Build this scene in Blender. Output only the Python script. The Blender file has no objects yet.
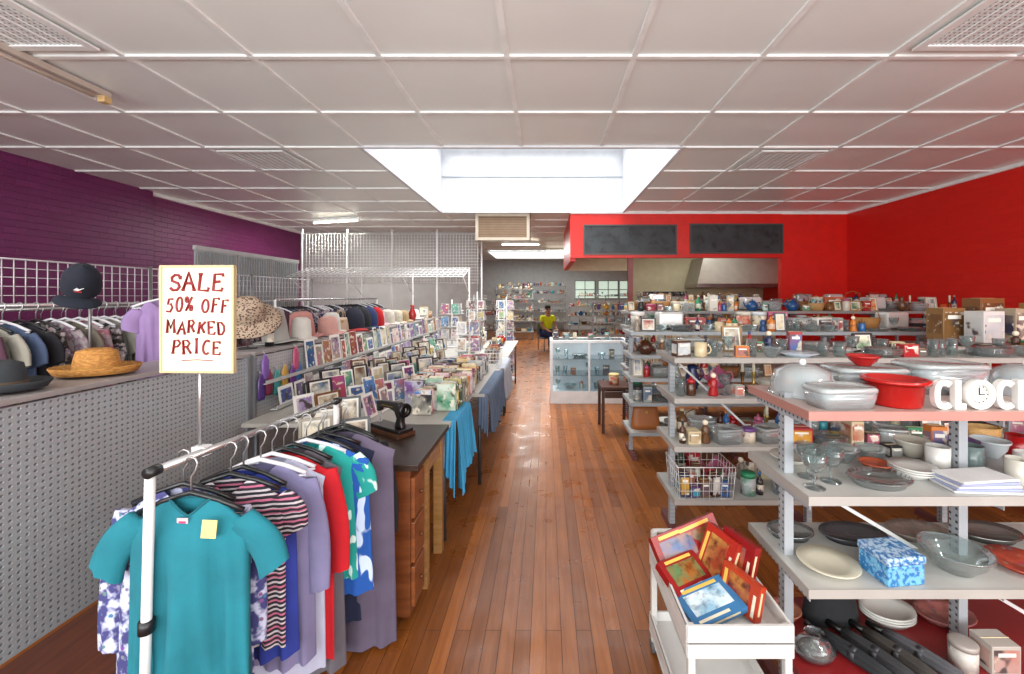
import bpy, bmesh, math, random
from math import sin, cos, pi, radians
from functools import lru_cache
from mathutils import Vector, Matrix, Euler
R = random.Random(7)
SC = bpy.context.scene
COL = SC.collection
try:
    SC.view_settings.view_transform = 'Standard'
    SC.view_settings.look = 'None'
except Exception:
    pass

# ------------------------------------------------------------------ materials
def hexc(h):
    o = []
    for i in (0, 2, 4):
        c = int(h[i:i+2], 16)/255
        o.append(c/12.92 if c <= .04045 else ((c+.055)/1.055)**2.4)
    return (*o, 1)
_M = {}
def mat(h, kind='plain', r=.5, m=0., h2=None, s=1.):
    key = (h, kind, r, m, h2, s)
    if key in _M: return _M[key]
    M = bpy.data.materials.new(f'{kind}_{h}')
    M.use_nodes = True
    nt = M.node_tree; N = nt.nodes; L = nt.links
    bs = N['Principled BSDF']; out = N['Material Output']
    bs.inputs['Roughness'].default_value = r
    bs.inputs['Metallic'].default_value = m
    co = N.new('ShaderNodeTexCoord').outputs['Object']
    def vm(op, a, b=None):
        n = N.new('ShaderNodeVectorMath'); n.operation = op; L.new(a, n.inputs[0])
        if b is not None: n.inputs[1].default_value = b
        return n
    if kind in ('cover', 'print', 'cloth', 'scene'):
        oi = N.new('ShaderNodeObjectInfo'); n = N.new('ShaderNodeVectorMath'); n.operation = 'MULTIPLY_ADD'
        cx = N.new('ShaderNodeCombineXYZ')
        for q in range(3): L.new(oi.outputs['Random'], cx.inputs[q])
        L.new(cx.outputs[0], n.inputs[0]); n.inputs[1].default_value = (17, 11, 23); L.new(co, n.inputs[2]); co = n.outputs[0]
    def noise(sc, det=3., vec=None, rough=.5):
        n = N.new('ShaderNodeTexNoise'); n.inputs['Scale'].default_value = sc
        n.inputs['Detail'].default_value = det; n.inputs['Roughness'].default_value = rough
        L.new(vec or co, n.inputs['Vector']); return n.outputs['Fac']
    def setv(sock, v):
        if hasattr(v, 'node'): L.new(v, sock)
        else: sock.default_value = v
    def mix(f, a, b, bt='MIX'):
        n = N.new('ShaderNodeMix'); n.data_type = 'RGBA'; n.blend_type = bt
        setv(n.inputs[0], f); setv(n.inputs[6], a); setv(n.inputs[7], b); return n.outputs[2]
    def ramp(f, a, b):
        n = N.new('ShaderNodeMapRange'); n.inputs[1].default_value = a; n.inputs[2].default_value = b
        L.new(f, n.inputs[0]); return n.outputs[0]
    def bump(f, st, dist=.01):
        n = N.new('ShaderNodeBump'); n.inputs['Strength'].default_value = st
        n.inputs['Distance'].default_value = dist; L.new(f, n.inputs['Height'])
        L.new(n.outputs[0], bs.inputs['Normal'])
    c1 = hexc(h); c2 = hexc(h2) if h2 else tuple([x*.7 for x in c1[:3]]+[1])
    BC = bs.inputs['Base Color']
    if kind == 'plain':
        L.new(mix(ramp(noise(6*s), .35, .65), c1, tuple([min(1, x*.9) for x in c1[:3]]+[1])), BC)
    elif kind == 'panel':
        L.new(mix(ramp(noise(1.2), .3, .7), c1, tuple([x*.96 for x in c1[:3]]+[1])), BC); bump(noise(3, 2.), .12, .02)
    elif kind == 'cloth':
        bs.inputs['Roughness'].default_value = .9
        L.new(mix(ramp(noise(9*s), .3, .7), c1, tuple([x*.8 for x in c1[:3]]+[1])), BC)
        bump(noise(350, 1.), .25, .003)
    elif kind == 'wood':
        v = vm('MULTIPLY', co, (3*s, 3*s, 28*s)).outputs[0]
        f = noise(1.6, 6., v, .6)
        L.new(mix(ramp(f, .3, .7), c1, c2), BC); bump(f, .1, .002)
    elif kind == 'woody':
        v = vm('MULTIPLY', co, (28*s, 2*s, 28*s)).outputs[0]
        f = noise(1.6, 6., v, .6)
        L.new(mix(ramp(f, .3, .7), c1, c2), BC); bump(f, .1, .002)
    elif kind == 'metal':
        bs.inputs['Metallic'].default_value = max(m, .8)
        L.new(mix(ramp(noise(4), .3, .7), c1, c2), BC)
    elif kind == 'print':
        n = N.new('ShaderNodeTexVoronoi'); n.inputs['Scale'].default_value = 38*s; L.new(co, n.inputs['Vector'])
        c = mix(ramp(noise(30*s, 2.), .44, .56), c1, c2)
        c = mix(ramp(n.outputs['Distance'], .3, .2), c, mix(.8, n.outputs['Color'], c2))
        L.new(c, BC); bs.inputs['Roughness'].default_value = max(r, .4)
    elif kind == 'leopard':
        n = N.new('ShaderNodeTexVoronoi'); n.inputs['Scale'].default_value = 55*s; L.new(co, n.inputs['Vector'])
        c = mix(ramp(n.outputs['Distance'], .46, .34), c1, c2); c = mix(ramp(n.outputs['Distance'], .2, .14), c, hexc('8a6040')); L.new(c, BC); bs.inputs['Roughness'].default_value = .9
    elif kind == 'scene':
        c = mix(ramp(noise(7*s, 4.), .35, .65), c1, c2); c = mix(ramp(noise(16*s, 4., vm('ADD', co, (4, 1, 7)).outputs[0]), .5, .7), c, tuple([x*.35 for x in c1[:3]]+[1])); L.new(c, BC)
    elif kind == 'leaf':
        v = vm('MULTIPLY', co, (1, 1, .45)).outputs[0]
        L.new(mix(ramp(noise(24*s, 1., v), .57, .6), c1, c2), BC); bs.inputs['Roughness'].default_value = .9
    elif kind == 'stripe':
        w = N.new('ShaderNodeTexWave'); w.bands_direction = 'Z'; w.inputs['Scale'].default_value = 14*s
        w.inputs['Distortion'].default_value = 1.2; L.new(co, w.inputs['Vector'])
        w2 = N.new('ShaderNodeTexWave'); w2.bands_direction = 'Z'; w2.inputs['Scale'].default_value = 5*s; L.new(co, w2.inputs['Vector'])
        c = mix(ramp(w2.outputs['Fac'], .6, .7), c2, (.45, .12, .2, 1))
        L.new(mix(ramp(w.outputs['Fac'], .55, .65), c1, c), BC); bs.inputs['Roughness'].default_value = .9
    elif kind == 'cover':
        cm_ = tuple([c1[i]*.35+c2[i]*.65 for i in range(3)]+[1])
        c = mix(ramp(noise(11*s, 3.), .38, .62), c1, cm_)
        c = mix(ramp(noise(26*s, 3.), .56, .62), c, (.62, .56, .46, 1))
        c = mix(ramp(noise(19*s, 2., vm('ADD', co, (3, 5, 9)).outputs[0]), .6, .66), c, (.07, .05, .05, 1)); L.new(c, BC)
    elif kind == 'straw':
        v = vm('MULTIPLY', co, (60, 60, 160)).outputs[0]
        f = noise(1., 4., v); L.new(mix(ramp(f, .35, .65), c1, c2), BC); bump(f, .5, .003)
    elif kind in ('dots', 'dotsxy'):
        i = 1/(.036*s)
        if kind == 'dots': a, bb = (0, i, i), (0, .5, .5)
        else: a, bb = (i, i, 0), (.5, .5, 0)
        q = vm('SUBTRACT', vm('FRACTION', vm('MULTIPLY', co, a).outputs[0]).outputs[0], bb)
        ln = vm('LENGTH', q.outputs[0]).outputs['Value']
        f = ramp(ln, .13, .25)
        L.new(mix(f, c2, c1), BC); bump(f, .6, .006)
    elif kind == 'brick':
        sp = N.new('ShaderNodeSeparateXYZ'); L.new(co, sp.inputs[0])
        cb = N.new('ShaderNodeCombineXYZ'); L.new(sp.outputs['Y'], cb.inputs['X']); L.new(sp.outputs['Z'], cb.inputs['Y'])
        b = N.new('ShaderNodeTexBrick'); b.inputs['Scale'].default_value = 1
        b.inputs['Brick Width'].default_value = .24; b.inputs['Row Height'].default_value = .086
        b.inputs['Mortar Size'].default_value = .005; b.inputs['Mortar Smooth'].default_value = .8
        b.inputs['Color1'].default_value = c1; b.inputs['Color2'].default_value = c2
        b.inputs['Mortar'].default_value = tuple([x*(1-.35*s) for x in c1[:3]]+[1])
        L.new(cb.outputs[0], b.inputs['Vector'])
        L.new(mix(.35, b.outputs['Color'], mix(ramp(noise(25), .35, .65), c1, c2)), BC)
        iv = N.new('ShaderNodeMath'); iv.operation = 'SUBTRACT'; iv.inputs[0].default_value = 1; L.new(b.outputs['Fac'], iv.inputs[1])
        bump(iv.outputs[0], .6*s, .015)
    elif kind == 'planks':
        sp = N.new('ShaderNodeSeparateXYZ'); L.new(co, sp.inputs[0])
        cb = N.new('ShaderNodeCombineXYZ'); L.new(sp.outputs['Y'], cb.inputs['X']); L.new(sp.outputs['X'], cb.inputs['Y'])
        b = N.new('ShaderNodeTexBrick'); b.inputs['Scale'].default_value = 1
        b.inputs['Brick Width'].default_value = 3.1; b.inputs['Row Height'].default_value = .07
        b.inputs['Mortar Size'].default_value = .0016; b.inputs['Mortar Smooth'].default_value = .3
        b.offset = .37; b.inputs['Bias'].default_value = -.1
        b.inputs['Color1'].default_value = c1; b.inputs['Color2'].default_value = c2
        b.inputs['Mortar'].default_value = hexc('3a1e0e')
        L.new(cb.outputs[0], b.inputs['Vector'])
        v = vm('MULTIPLY', co, (26, 1.6, 1)).outputs[0]
        g = ramp(noise(1.5, 7., v, .65), .3, .72)
        c = mix(g, (1, 1, 1, 1), (.62, .54, .46, 1)); c = mix(1., b.outputs['Color'], c, 'MULTIPLY')
        big = ramp(noise(1.6, 5.), .35, .7)
        c = mix(1., c, mix(big, (1, 1, 1, 1), (.8, .73, .66, 1)), 'MULTIPLY')
        L.new(c, BC)
        rr = N.new('ShaderNodeMapRange'); rr.inputs[1].default_value = .3; rr.inputs[2].default_value = .7; rr.inputs[3].default_value = .22; rr.inputs[4].default_value = .46
        L.new(noise(5, 6.), rr.inputs[0]); L.new(rr.outputs[0], bs.inputs['Roughness'])
        bs.inputs['Specular IOR Level'].default_value = .36
        sm = N.new('ShaderNodeMath'); sm.operation = 'SUBTRACT'; L.new(noise(14, 3., vm('MULTIPLY', co, (1.6, .5, 1)).outputs[0]), sm.inputs[0]); L.new(b.outputs['Fac'], sm.inputs[1])
        bump(sm.outputs[0], .35, .004)
    elif kind == 'glass':
        N.remove(bs)
        t = N.new('ShaderNodeBsdfTransparent'); t.inputs[0].default_value = tuple([min(1, x*.85+.12) for x in c1[:3]]+[1])
        g = N.new('ShaderNodeBsdfGlossy'); g.inputs['Roughness'].default_value = .06
        d = N.new('ShaderNodeBsdfDiffuse'); d.inputs[0].default_value = c1
        fr = N.new('ShaderNodeLayerWeight'); fr.inputs[0].default_value = .3
        m1 = N.new('ShaderNodeMixShader'); m1.inputs[0].default_value = max(.03, r*.5); L.new(t.outputs[0], m1.inputs[1]); L.new(d.outputs[0], m1.inputs[2])
        m2 = N.new('ShaderNodeMixShader'); L.new(fr.outputs['Facing'], m2.inputs[0]); L.new(m1.outputs[0], m2.inputs[1]); L.new(g.outputs[0], m2.inputs[2])
        L.new(m2.outputs[0], out.inputs[0])
    elif kind == 'emit':
        BC.default_value = c1; bs.inputs['Emission Color'].default_value = c1; bs.inputs['Emission Strength'].default_value = s
    M.diffuse_color = c1
    _M[key] = M
    return M

# ------------------------------------------------------------------ mesh builder
class B:
    def __init__(s): s.v = []; s.f = []; s.mi = []; s.sm = []; s.ms = []
    def add(s, vs, fs, m, smooth=False):
        if m not in s.ms: s.ms.append(m)
        i = s.ms.index(m); o = len(s.v)
        s.v += [tuple(p) for p in vs]
        for f in fs: s.f.append([o+k for k in f]); s.mi.append(i); s.sm.append(smooth)
        return s
    def box(s, x0, x1, y0, y1, z0, z1, m):
        vs = [(x, y, z) for z in (z0, z1) for y in (y0, y1) for x in (x0, x1)]
        return s.add(vs, [(0, 2, 3, 1), (4, 5, 7, 6), (0, 1, 5, 4), (2, 6, 7, 3), (0, 4, 6, 2), (1, 3, 7, 5)], m)
    def loft(s, rings, m, cap0=True, cap1=True, smooth=True):
        n = len(rings[0]); vs = [p for r in rings for p in r]; fs = []
        for i in range(len(rings)-1):
            for j in range(n):
                k = (j+1) % n
                fs.append((i*n+j, i*n+k, (i+1)*n+k, (i+1)*n+j))
        if cap0: fs.append(tuple(range(n))[::-1])
        if cap1: fs.append(tuple(range((len(rings)-1)*n, len(rings)*n)))
        return s.add(vs, fs, m, smooth)
    def tube(s, pts, r, m, n=6, smooth=True):
        pts = [Vector(p) for p in pts]; rings = []
        for i, p in enumerate(pts):
            a = pts[max(0, i-1)]; b = pts[min(len(pts)-1, i+1)]
            t = (b-a).normalized() if (b-a).length > 1e-9 else Vector((0, 0, 1)); u = t.orthogonal().normalized() if i == 0 else (pu - t*pu.dot(t)).normalized()
            pu = u; w = t.cross(u); rr = r[i] if isinstance(r, (list, tuple)) else r
            rings.append([tuple(p+(u*cos(2*pi*j/n)+w*sin(2*pi*j/n))*rr) for j in range(n)])
        return s.loft(rings, m, smooth=smooth)
    def lathe(s, prof, m, c=(0, 0, 0), n=18, sx=1, sy=1, cap0=False, cap1=False):
        rings = [[(c[0]+max(r, 1e-4)*cos(2*pi*j/n)*sx, c[1]+max(r, 1e-4)*sin(2*pi*j/n)*sy, c[2]+z) for j in range(n)] for r, z in prof]
        return s.loft(rings, m, cap0, cap1)
    def sph(s, c, r, m, n=14, k=8):
        if not isinstance(r, (tuple, list)): r = (r, r, r)
        return s.lathe([(sin(pi*i/k), -cos(pi*i/k)*r[2]) for i in range(k+1)], m, c, n, r[0], r[1])
    def prism(s, pts, y0, y1, m):
        return s.loft([[(x, y0, z) for x, z in pts], [(x, y1, z) for x, z in pts]], m, smooth=False)
    def prismz(s, pts, z0, z1, m):
        return s.loft([[(x, y, z0) for x, y in pts], [(x, y, z1) for x, y in pts]], m, smooth=False)
    def mesh(s, name='mesh'):
        me = bpy.data.meshes.new(name)
        me.from_pydata(s.v, [], s.f)
        for m in s.ms: me.materials.append(m)
        me.polygons.foreach_set('material_index', s.mi); me.polygons.foreach_set('use_smooth', s.sm)
        bm = bmesh.new(); bm.from_mesh(me)
        bmesh.ops.remove_doubles(bm, verts=bm.verts, dist=2e-5)
        bmesh.ops.recalc_face_normals(bm, faces=bm.faces)
        bm.to_mesh(me); bm.free()
        return me

class K:
    def __init__(s, name, cat, label, w=.1, d=.1, h=.1):
        s.name, s.cat, s.label, s.w, s.d, s.h = name, cat, label, w, d, h; s.parts = []
    def part(s, name, b, parent=None, loc=(0, 0, 0), label=None, bev=0, rot=(0, 0, 0)):
        me = b.mesh(name) if isinstance(b, B) else b
        s.parts.append((name, me, parent, loc, label, bev, rot)); return len(s.parts)-1
def bevel(o, w):
    m = o.modifiers.new('Bevel', 'BEVEL'); m.width = w; m.segments = 2; m.limit_method = 'ANGLE'
def spawn(k, loc=(0, 0, 0), rz=0, place='', group=None, rot=None, label=None, sc=1):
    single = len(k.parts) == 1
    root = bpy.data.objects.new(k.name, k.parts[0][1] if single else None)
    COL.objects.link(root)
    root.location = loc; root.rotation_euler = rot if rot else (0, 0, rz)
    if sc != 1: root.scale = (sc,)*3 if not isinstance(sc, tuple) else sc
    lab = label or (k.label + (' ' + place if place else ''))
    if len(lab.split()) < 4: lab += ' in the shop'
    root['label'] = ' '.join(lab.split()[:12]); root['category'] = k.cat
    if group: root['group'] = group
    if single:
        if k.parts[0][5]: bevel(root, k.parts[0][5])
        return root
    root.empty_display_size = .05
    obs = []
    for name, me, par, l, lab, bv, rt in k.parts:
        o = bpy.data.objects.new(name, me); COL.objects.link(o)
        o.parent = root if par is None else obs[par]
        o.location = l; o.rotation_euler = rt
        if lab: o['label'] = lab
        if bv: bevel(o, bv)
        obs.append(o)
    return root
def struct(name, b, label=None):
    o = bpy.data.objects.new(name, b.mesh(name)); COL.objects.link(o); o['kind'] = 'structure'
    o['label'] = label or name.replace('_', ' '); o['category'] = name.split('_')[0]
    return o
def ell(cx, cz, rx, rz, a0=0, a1=360, n=14):
    return [(cx+rx*cos(radians(a0+(a1-a0)*i/n)), cz+rz*sin(radians(a0+(a1-a0)*i/n))) for i in range(n+1)]
STR = {'S': [[(.9, .82), (.72, .98), (.38, 1), (.14, .84), (.2, .6), (.75, .45), (.9, .22), (.7, .02), (.3, 0), (.08, .16)], [(.9, .95), (.9, .7)]],
 'A': [[(.02, 0), (.5, 1), (.98, 0)], [(.2, .38), (.82, .38)], [(-.08, 0), (.14, 0)], [(.86, 0), (1.1, 0)]],
 'L': [[(.15, 1), (.15, .02), (.92, 0), (.94, .2)], [(.02, 1), (.3, 1)]],
 'E': [[(.9, .85), (.88, 1), (.15, 1), (.15, 0), (.9, 0), (.93, .18)], [(.15, .52), (.7, .54)]],
 '5': [[(.9, 1), (.25, 1), (.18, .58), (.6, .64), (.9, .35), (.65, .02), (.1, .06)]], '0': [ell(.5, .5, .38, .5)], 'O': [ell(.5, .5, .44, .5)],
 '%': [ell(.2, .8, .17, .18), ell(.8, .2, .17, .18), [(.9, 1), (.12, 0)]], 'F': [[(.9, .88), (.88, 1), (.15, 1), (.15, 0)], [(.15, .52), (.7, .54)], [(0, 0), (.32, 0)]],
 'M': [[(.05, 0), (.12, 1), (.5, .3), (.88, 1), (.95, 0)], [(-.08, 0), (.2, 0)], [(.82, 0), (1.08, 0)]],
 'R': [[(.15, 0), (.15, 1), (.6, 1), (.85, .78), (.62, .54), (.15, .5)], [(.5, .52), (.95, 0)], [(0, 0), (.3, 0)]],
 'K': [[(.15, 1), (.15, 0)], [(.88, 1), (.18, .45)], [(.4, .6), (.92, 0)], [(0, 0), (.3, 0)]],
 'D': [[(.12, 0), (.12, 1), (.55, .97), (.88, .7), (.88, .3), (.55, .02), (.12, 0)]],
 'P': [[(.15, 0), (.15, 1), (.6, 1), (.88, .77), (.62, .5), (.15, .48)], [(0, 0), (.32, 0)]], 'I': [[(.5, 0), (.5, 1)], [(.25, 1), (.75, 1)], [(.25, 0), (.75, 0)]],
 'C': [ell(.55, .5, .45, .5, 50, 310)]}
def handtext(b, s, cx, z, h, w, gap, m, r=.0019):
    rr = random.Random(len(s)*7+int(z*1000)); tot = len(s)*w+(len(s)-1)*gap-sum(w*.45 for c in s if c in ' I')
    x = cx-tot/2
    for c in s:
        if c == ' ': x += w*.55+gap; continue
        ww = w*.55 if c == 'I' else w*rr.uniform(.92, 1.06); dz = rr.uniform(-.004, .004); hh = h*rr.uniform(.9, 1.1); sl = rr.uniform(-.003, .007)
        for st in STR[c]: b.tube([(x+p[0]*ww+p[1]*sl, -.0045, z+dz+p[1]*hh) for p in st], r, m, 6)
        x += ww+gap

# ------------------------------------------------------------------ room shell
H = 3.3; T = .924; XL, XR = -6.6, 6.2; YF, YB = -2.6, 20.
SX0, SX1, SY0, SY1 = -2.131, 1.565, 4.9, 8.6
whiteC = mat('eef3f0', 'panel', .3); whiteB = mat('f6faf8', 'plain', .35)
struct('floor', B().box(XL-.1, XR+.1, YF-.1, YB+.1, -.1, 0, mat('a8662e', 'planks', .3, h2='7e4a22')), 'polished warm orange brown timber floorboards')
b = B(); q = .05
b.box(XL, SX0-q, YF, YB, H, H+.1, whiteC).box(SX1+q, XR, YF, YB, H, H+.1, whiteC)
b.box(SX0-q, SX1+q, YF, SY0-q, H, H+.1, whiteC).box(SX0-q, SX1+q, SY1+q, YB, H, H+.1, whiteC)
x = -.283-6*T
while x < XR:
    for y0, y1 in ([(YF, SY0-.06), (SY1+.06, YB)] if SX0-.1 < x < SX1+.1 else [(YF, YB)]):
        b.box(x-.02, x+.02, y0, y1, H-.014, H+.001, whiteB)
    x += T
y = 3.05-6*T
while y < YB:
    for x0, x1 in ([(XL, SX0-.06), (SX1+.06, XR)] if SY0-.1 < y < SY1+.1 else [(XL, XR)]):
        b.box(x0, x1, y-.02, y+.02, H-.0145, H+.001, whiteB)
    y += T
struct('ceiling', b, 'white panelled ceiling with cover battens')
b = B(); wl = mat('dde0e4', 'plain', .6)
for a in ((SX0-.048, SX0, SY0-.048, SY1+.048), (SX1, SX1+.048, SY0-.048, SY1+.048), (SX0, SX1, SY0-.048, SY0), (SX0, SX1, SY1, SY1+.048)):
    b.box(*a, H-.022, 4.6, wl)
b.box(SX0, SX1, SY1-.012, SY1, 4.0, 4.02, mat('a8b0b6'))
struct('trim_1', b, 'white recessed skylight shaft')
pur = mat('702258', 'brick', .5, h2='7e2c66', s=.9)
b = B().box(XL-.15, XL, YF, YB, 0, H, pur); b.box(XL, XL+.09, YF, 6.96, 0, H, mat('681e54', 'brick', .5, h2='762660', s=.9))
struct('wall_left', b, 'plum purple painted brick wall')
red = mat('d61a10', 'brick', .4, h2='de2014', s=.4); redp = mat('de1c0e', 'plain', .4)
struct('wall_right', B().box(XR, XR+.15, YF, YB, 0, H, red), 'red painted brick wall')
struct('wall_back', B().box(XL, XR, YB, YB+.15, 0, H, mat('c8cac8', 'plain', .7)), 'pale grey rear wall')
cream = mat('d8cfae', 'plain', .6); olive = mat('c2bb98', 'plain', .6)
struct('wall_back_left', B().box(XL, -1.85, 11.3, 11.42, 0, H, mat('b0aeac', 'plain', .6)))
struct('wall_bulkhead', B().box(.5, 4.85, 8.65, 8.78, 2.36, H, redp).box(4.85, XR, 8.65, 8.78, 0, H, redp).box(.5, .62, 8.78, 11.9, 2.3, H, redp), 'red bulkhead wall over the servery')
struct('wall_kitchen', B().box(2.4, XR, 12, 12.1, 0, H, olive).box(.62, 2.4, 12, 12.1, 2.3, H, cream), 'cream kitchen wall')
struct('trim_4', B().box(1.70, 1.80, 8.68, 8.78, 0, 2.36, mat('6a2018', 'plain', .4)), 'narrow red brown pillar at servery edge')
b = B(); fw = mat('cfcabf', 'plain', .6)
b.box(XL, XR, YF-.15, YF, 0, .5, fw).box(XL, XR, YF-.15, YF, 3.1, H, fw).box(XL, -6, YF-.15, YF, .5, 3.1, fw).box(5.6, XR, YF-.15, YF, .5, 3.1, fw)
struct('wall_front', b, 'shopfront wall')
b = B(); al = mat('8a8c90', 'metal', .35)
for x in (-6, -3.1, -.2, 2.7, 5.55): b.box(x, x+.05, YF-.1, YF-.04, .5, 3.1, al)
b.box(-6, 5.6, YF-.1, YF-.04, .5, .55, al)
struct('window_1', b, 'shopfront window frame')
struct('trim_3', B().box(XL, XL+.05, 6.97, 11.3, H-.06, H, whiteB).box(XR-.04, XR, YF, 8.6, H-.05, H, whiteB).box(4.85, XR, 8.61, 8.65, H-.05, H, whiteB).box(.5, 4.85, 8.621, 8.65, H-.04, H, whiteB), 'ceiling cornice')
b = B(); wf = mat('a8aca8', 'plain', .5)
for x in (1.4, 2.5, 3.5):
    b.box(x, x+.9, 19.96, 19.99, 1.5, 2.3, mat('c4d8c8', 'emit', .3, s=.8))
    for a in ((x-.04, x, 1.46, 2.34), (x+.9, x+.94, 1.46, 2.34), (x+.43, x+.47, 1.5, 2.3)): b.box(a[0], a[1], 19.92, 19.99, a[2], a[3], wf)
    b.box(x, x+.9, 19.92, 19.99, 2.3, 2.34, wf).box(x, x+.9, 19.92, 19.99, 1.46, 1.5, wf).box(x, x+.9, 19.92, 19.99, 1.88, 1.92, wf)
struct('window_2', b, 'rear windows with grey frames')

# ------------------------------------------------------------------ ceiling fittings
k = K('ceiling_vent', 'vent', 'square white perforated ceiling vent', .8, .8)
b = B()
for a in ((-.42, .42, -.42, -.36), (-.42, .42, .36, .42), (-.42, -.36, -.36, .36), (.36, .42, -.36, .36)): b.box(*a, -.03, -.0145, whiteB)
k.part('vent_frame', b)
b = B(); b.box(-.36, .36, -.36, .36, -.018, -.0145, mat('e4eaea', 'dotsxy', .5, h2='5d6060', s=.95))
for i in range(-4, 5):
    b.box(i*.08-.004, i*.08+.004, -.36, .36, -.024, -.016, whiteB)
k.part('vent_grille', b)
for x in (-3.05-T/2, 2.49+T/2):
    for y in (2.55, 5.36): spawn(k, (x, y, H), group='ceiling vents', sc=.93)
k = K('fluorescent_lamp', 'ceiling lamp', 'white fluorescent batten lamp fixed to the ceiling')
k.part('lamp_housing', B().box(-.03, .03, -.62, .62, -.06, 0, whiteB), bev=.006)
k.part('fluorescent_tube', B().tube([(0, -.58, -.09), (0, .58, -.09)], .015, mat('fff6e0', 'emit', .3, s=9.), 10))
for y in (-.6, .6): k.part('tube_holder', B().box(-.018, .018, y-.02, y+.02, -.11, -.05, whiteB))
kl = k
k = K('fluorescent_lamp', 'ceiling lamp', 'unlit fluorescent batten lamp with yellowed end cap'); k.part('lamp_housing', B().box(-.03, .03, -1.1, .72, -.05, 0, mat('c8bcb0')), bev=.006)
k.part('fluorescent_tube', B().tube([(0, -1.05, -.08), (0, .6, -.08)], .016, mat('f0e8d8', 'plain', .3), 10)); k.part('end_cap', B().box(-.03, .03, .66, .72, -.1, -.05, mat('d8b880', 'plain', .5)))
spawn(k, (-3.72, 2.85, H-.015))
k = K('ceiling_light_panel', 'ceiling light', 'large glowing translucent roof light panel in rear ceiling'); k.part('light_diffuser', B().box(-2.2, .75, 15.9, 18.6, H-.03, H-.016, mat('f4f8fa', 'emit', .3, s=2.2)))
k.part('panel_frame', B().box(-2.26, .81, 15.84, 15.9, H-.04, H-.015, whiteB).box(-2.26, .81, 18.6, 18.66, H-.04, H-.015, whiteB)); spawn(k)
def area(loc, sx, sy, e, rot=(0, 0, 0), c=(1, 1, 1), spread=180):
    l = bpy.data.lights.new('lamp_light', 'AREA'); l.shape = 'RECTANGLE'; l.size = sx; l.size_y = sy; l.energy = e; l.color = c; l.spread = radians(spread)
    o = bpy.data.objects.new('lamp_light', l); COL.objects.link(o); o.location = loc; o.rotation_euler = rot; return o
for (x, y, rz, e) in ((-4.6, 9.2, 1.3, 90), (.6, 15, 1.57, 120), (4.2, 10.2, 1.57, 28), (-.8, 13.2, 1.57, 110), (-3.7, -.6, 0, 60), (3., -.6, 0, 60)):  # last two are unseen lamps, added behind the camera for extra light
    spawn(kl, (x, y, H-.015), rz, group='lit fluorescent lamps', label='lit fluorescent batten lamp fixed to the ceiling')
    area((x, y, H-.14), .2 if rz == 0 else 1.1, 1.1 if rz == 0 else .2, e, c=(.98, .99, .95))
k = K('air_vent_box', 'air vent', 'boxed evaporative cooler outlet with brown louvre face')
k.part('vent_casing', B().box(-.56, .56, 0, .5, -.5, 0, mat('a08e78', 'plain', .5)), bev=.01)
b = B()
for a in ((-.56, .56, -.56, -.5), (-.56, .56, -.06, 0), (-.56, -.5, -.5, -.06), (.5, .56, -.5, -.06)): b.box(a[0], a[1], -.03, 0, a[2], a[3], mat('c4b8a4'))
b.box(-.5, .5, -.012, -.004, -.5, -.06, mat('907860', 'plain', .8))
for i in range(9): b.box(-.5, .5, -.018, -.013, -.49+i*.05, -.483+i*.05, mat('705a44', 'plain', .8))
k.part('louvre_grille', b)
spawn(k, (-.9, 8.72, H-.015))
k = K('chalkboard', 'chalkboard', 'long black chalkboard with thin dark frame on red bulkhead', 1.9)
k.part('board_surface', B().box(-.93, .93, -.012, 0, .03, .59, mat('24282a', 'scene', .5, h2='363c3e', s=.4)))
b = B(); fr = mat('4b4a48', 'plain', .5)
for a in ((-.96, .96, 0, .03), (-.96, .96, .59, .62), (-.96, -.93, .03, .59), (.93, .96, .03, .59)): b.box(a[0], a[1], -.025, 0, a[2], a[3], fr)
k.part('board_frame', b)
spawn(k, (1.73, 8.648, 2.42), group='chalkboards on the bulkhead'); spawn(k, (3.92, 8.648, 2.44), group='chalkboards on the bulkhead')

# ------------------------------------------------------------------ item kinds
gl = mat('dfeaea', 'glass', .1)
@lru_cache(None)
def plate(h, r=.12, kd='plain'):
    k = K('plate', 'plate', f'{CN(h)} round plate', 2*r, 2*r, .03)
    k.part('plate', B().lathe([(0, .004), (r*.55, .003), (r*.62, 0), (r*.6, .006), (r, .022), (r*.98, .026), (r*.62, .012), (0, .009)], mat(h, kd, .2), n=28)); return k
@lru_cache(None)
def bowl(h, r=.08, hh=.07, kd='plain', nm='bowl', deep=False):
    k = K(nm, 'bowl', f'{CN(h) if kd!="glass" else "clear glass"} bowl', 2*r, 2*r, hh)
    if deep: pr_ = [(0, 0), (r*.82, 0), (r*.88, .008), (r*.97, hh*.88), (r*1.1, hh*.9), (r*1.13, hh*.84), (r*1.15, hh), (r*.95, hh), (r*.84, .014), (0, .01)]
    else: pr_ = [(0, 0), (r*.5, 0), (r*.55, .006), (r*.85, hh*.5), (r, hh), (r*1.06, hh+.002), (r*1.05, hh-.006), (r*.97, hh-.006), (r*.8, hh*.5), (r*.5, .014), (0, .012)]
    k.part('bowl', B().lathe(pr_, mat(h, kd, .2), n=32)); return k
@lru_cache(None)
def mug(h, hh=.09):
    k = K('mug', 'mug', f'{CN(h)} ceramic mug', .1, .1, hh); m = mat(h, 'plain', .2)
    k.part('mug_body', B().lathe([(0, 0), (.032, 0), (.038, .008), (.039, hh), (.035, hh), (.034, .01), (0, .008)], m))
    k.part('mug_handle', B().tube([(.037, 0, .02), (.055, 0, .025), (.064, 0, .045), (.055, 0, .068), (.037, 0, .073)], .005, m)); return k
@lru_cache(None)
def tumbler(r=.033, hh=.11):
    k = K('drinking_glass', 'glass', 'clear drinking glass', 2*r, 2*r, hh)
    k.part('g', B().lathe([(0, 0), (r*.8, 0), (r, hh), (r*.93, hh), (r*.72, .01), (0, .01)], gl)); return k
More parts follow.
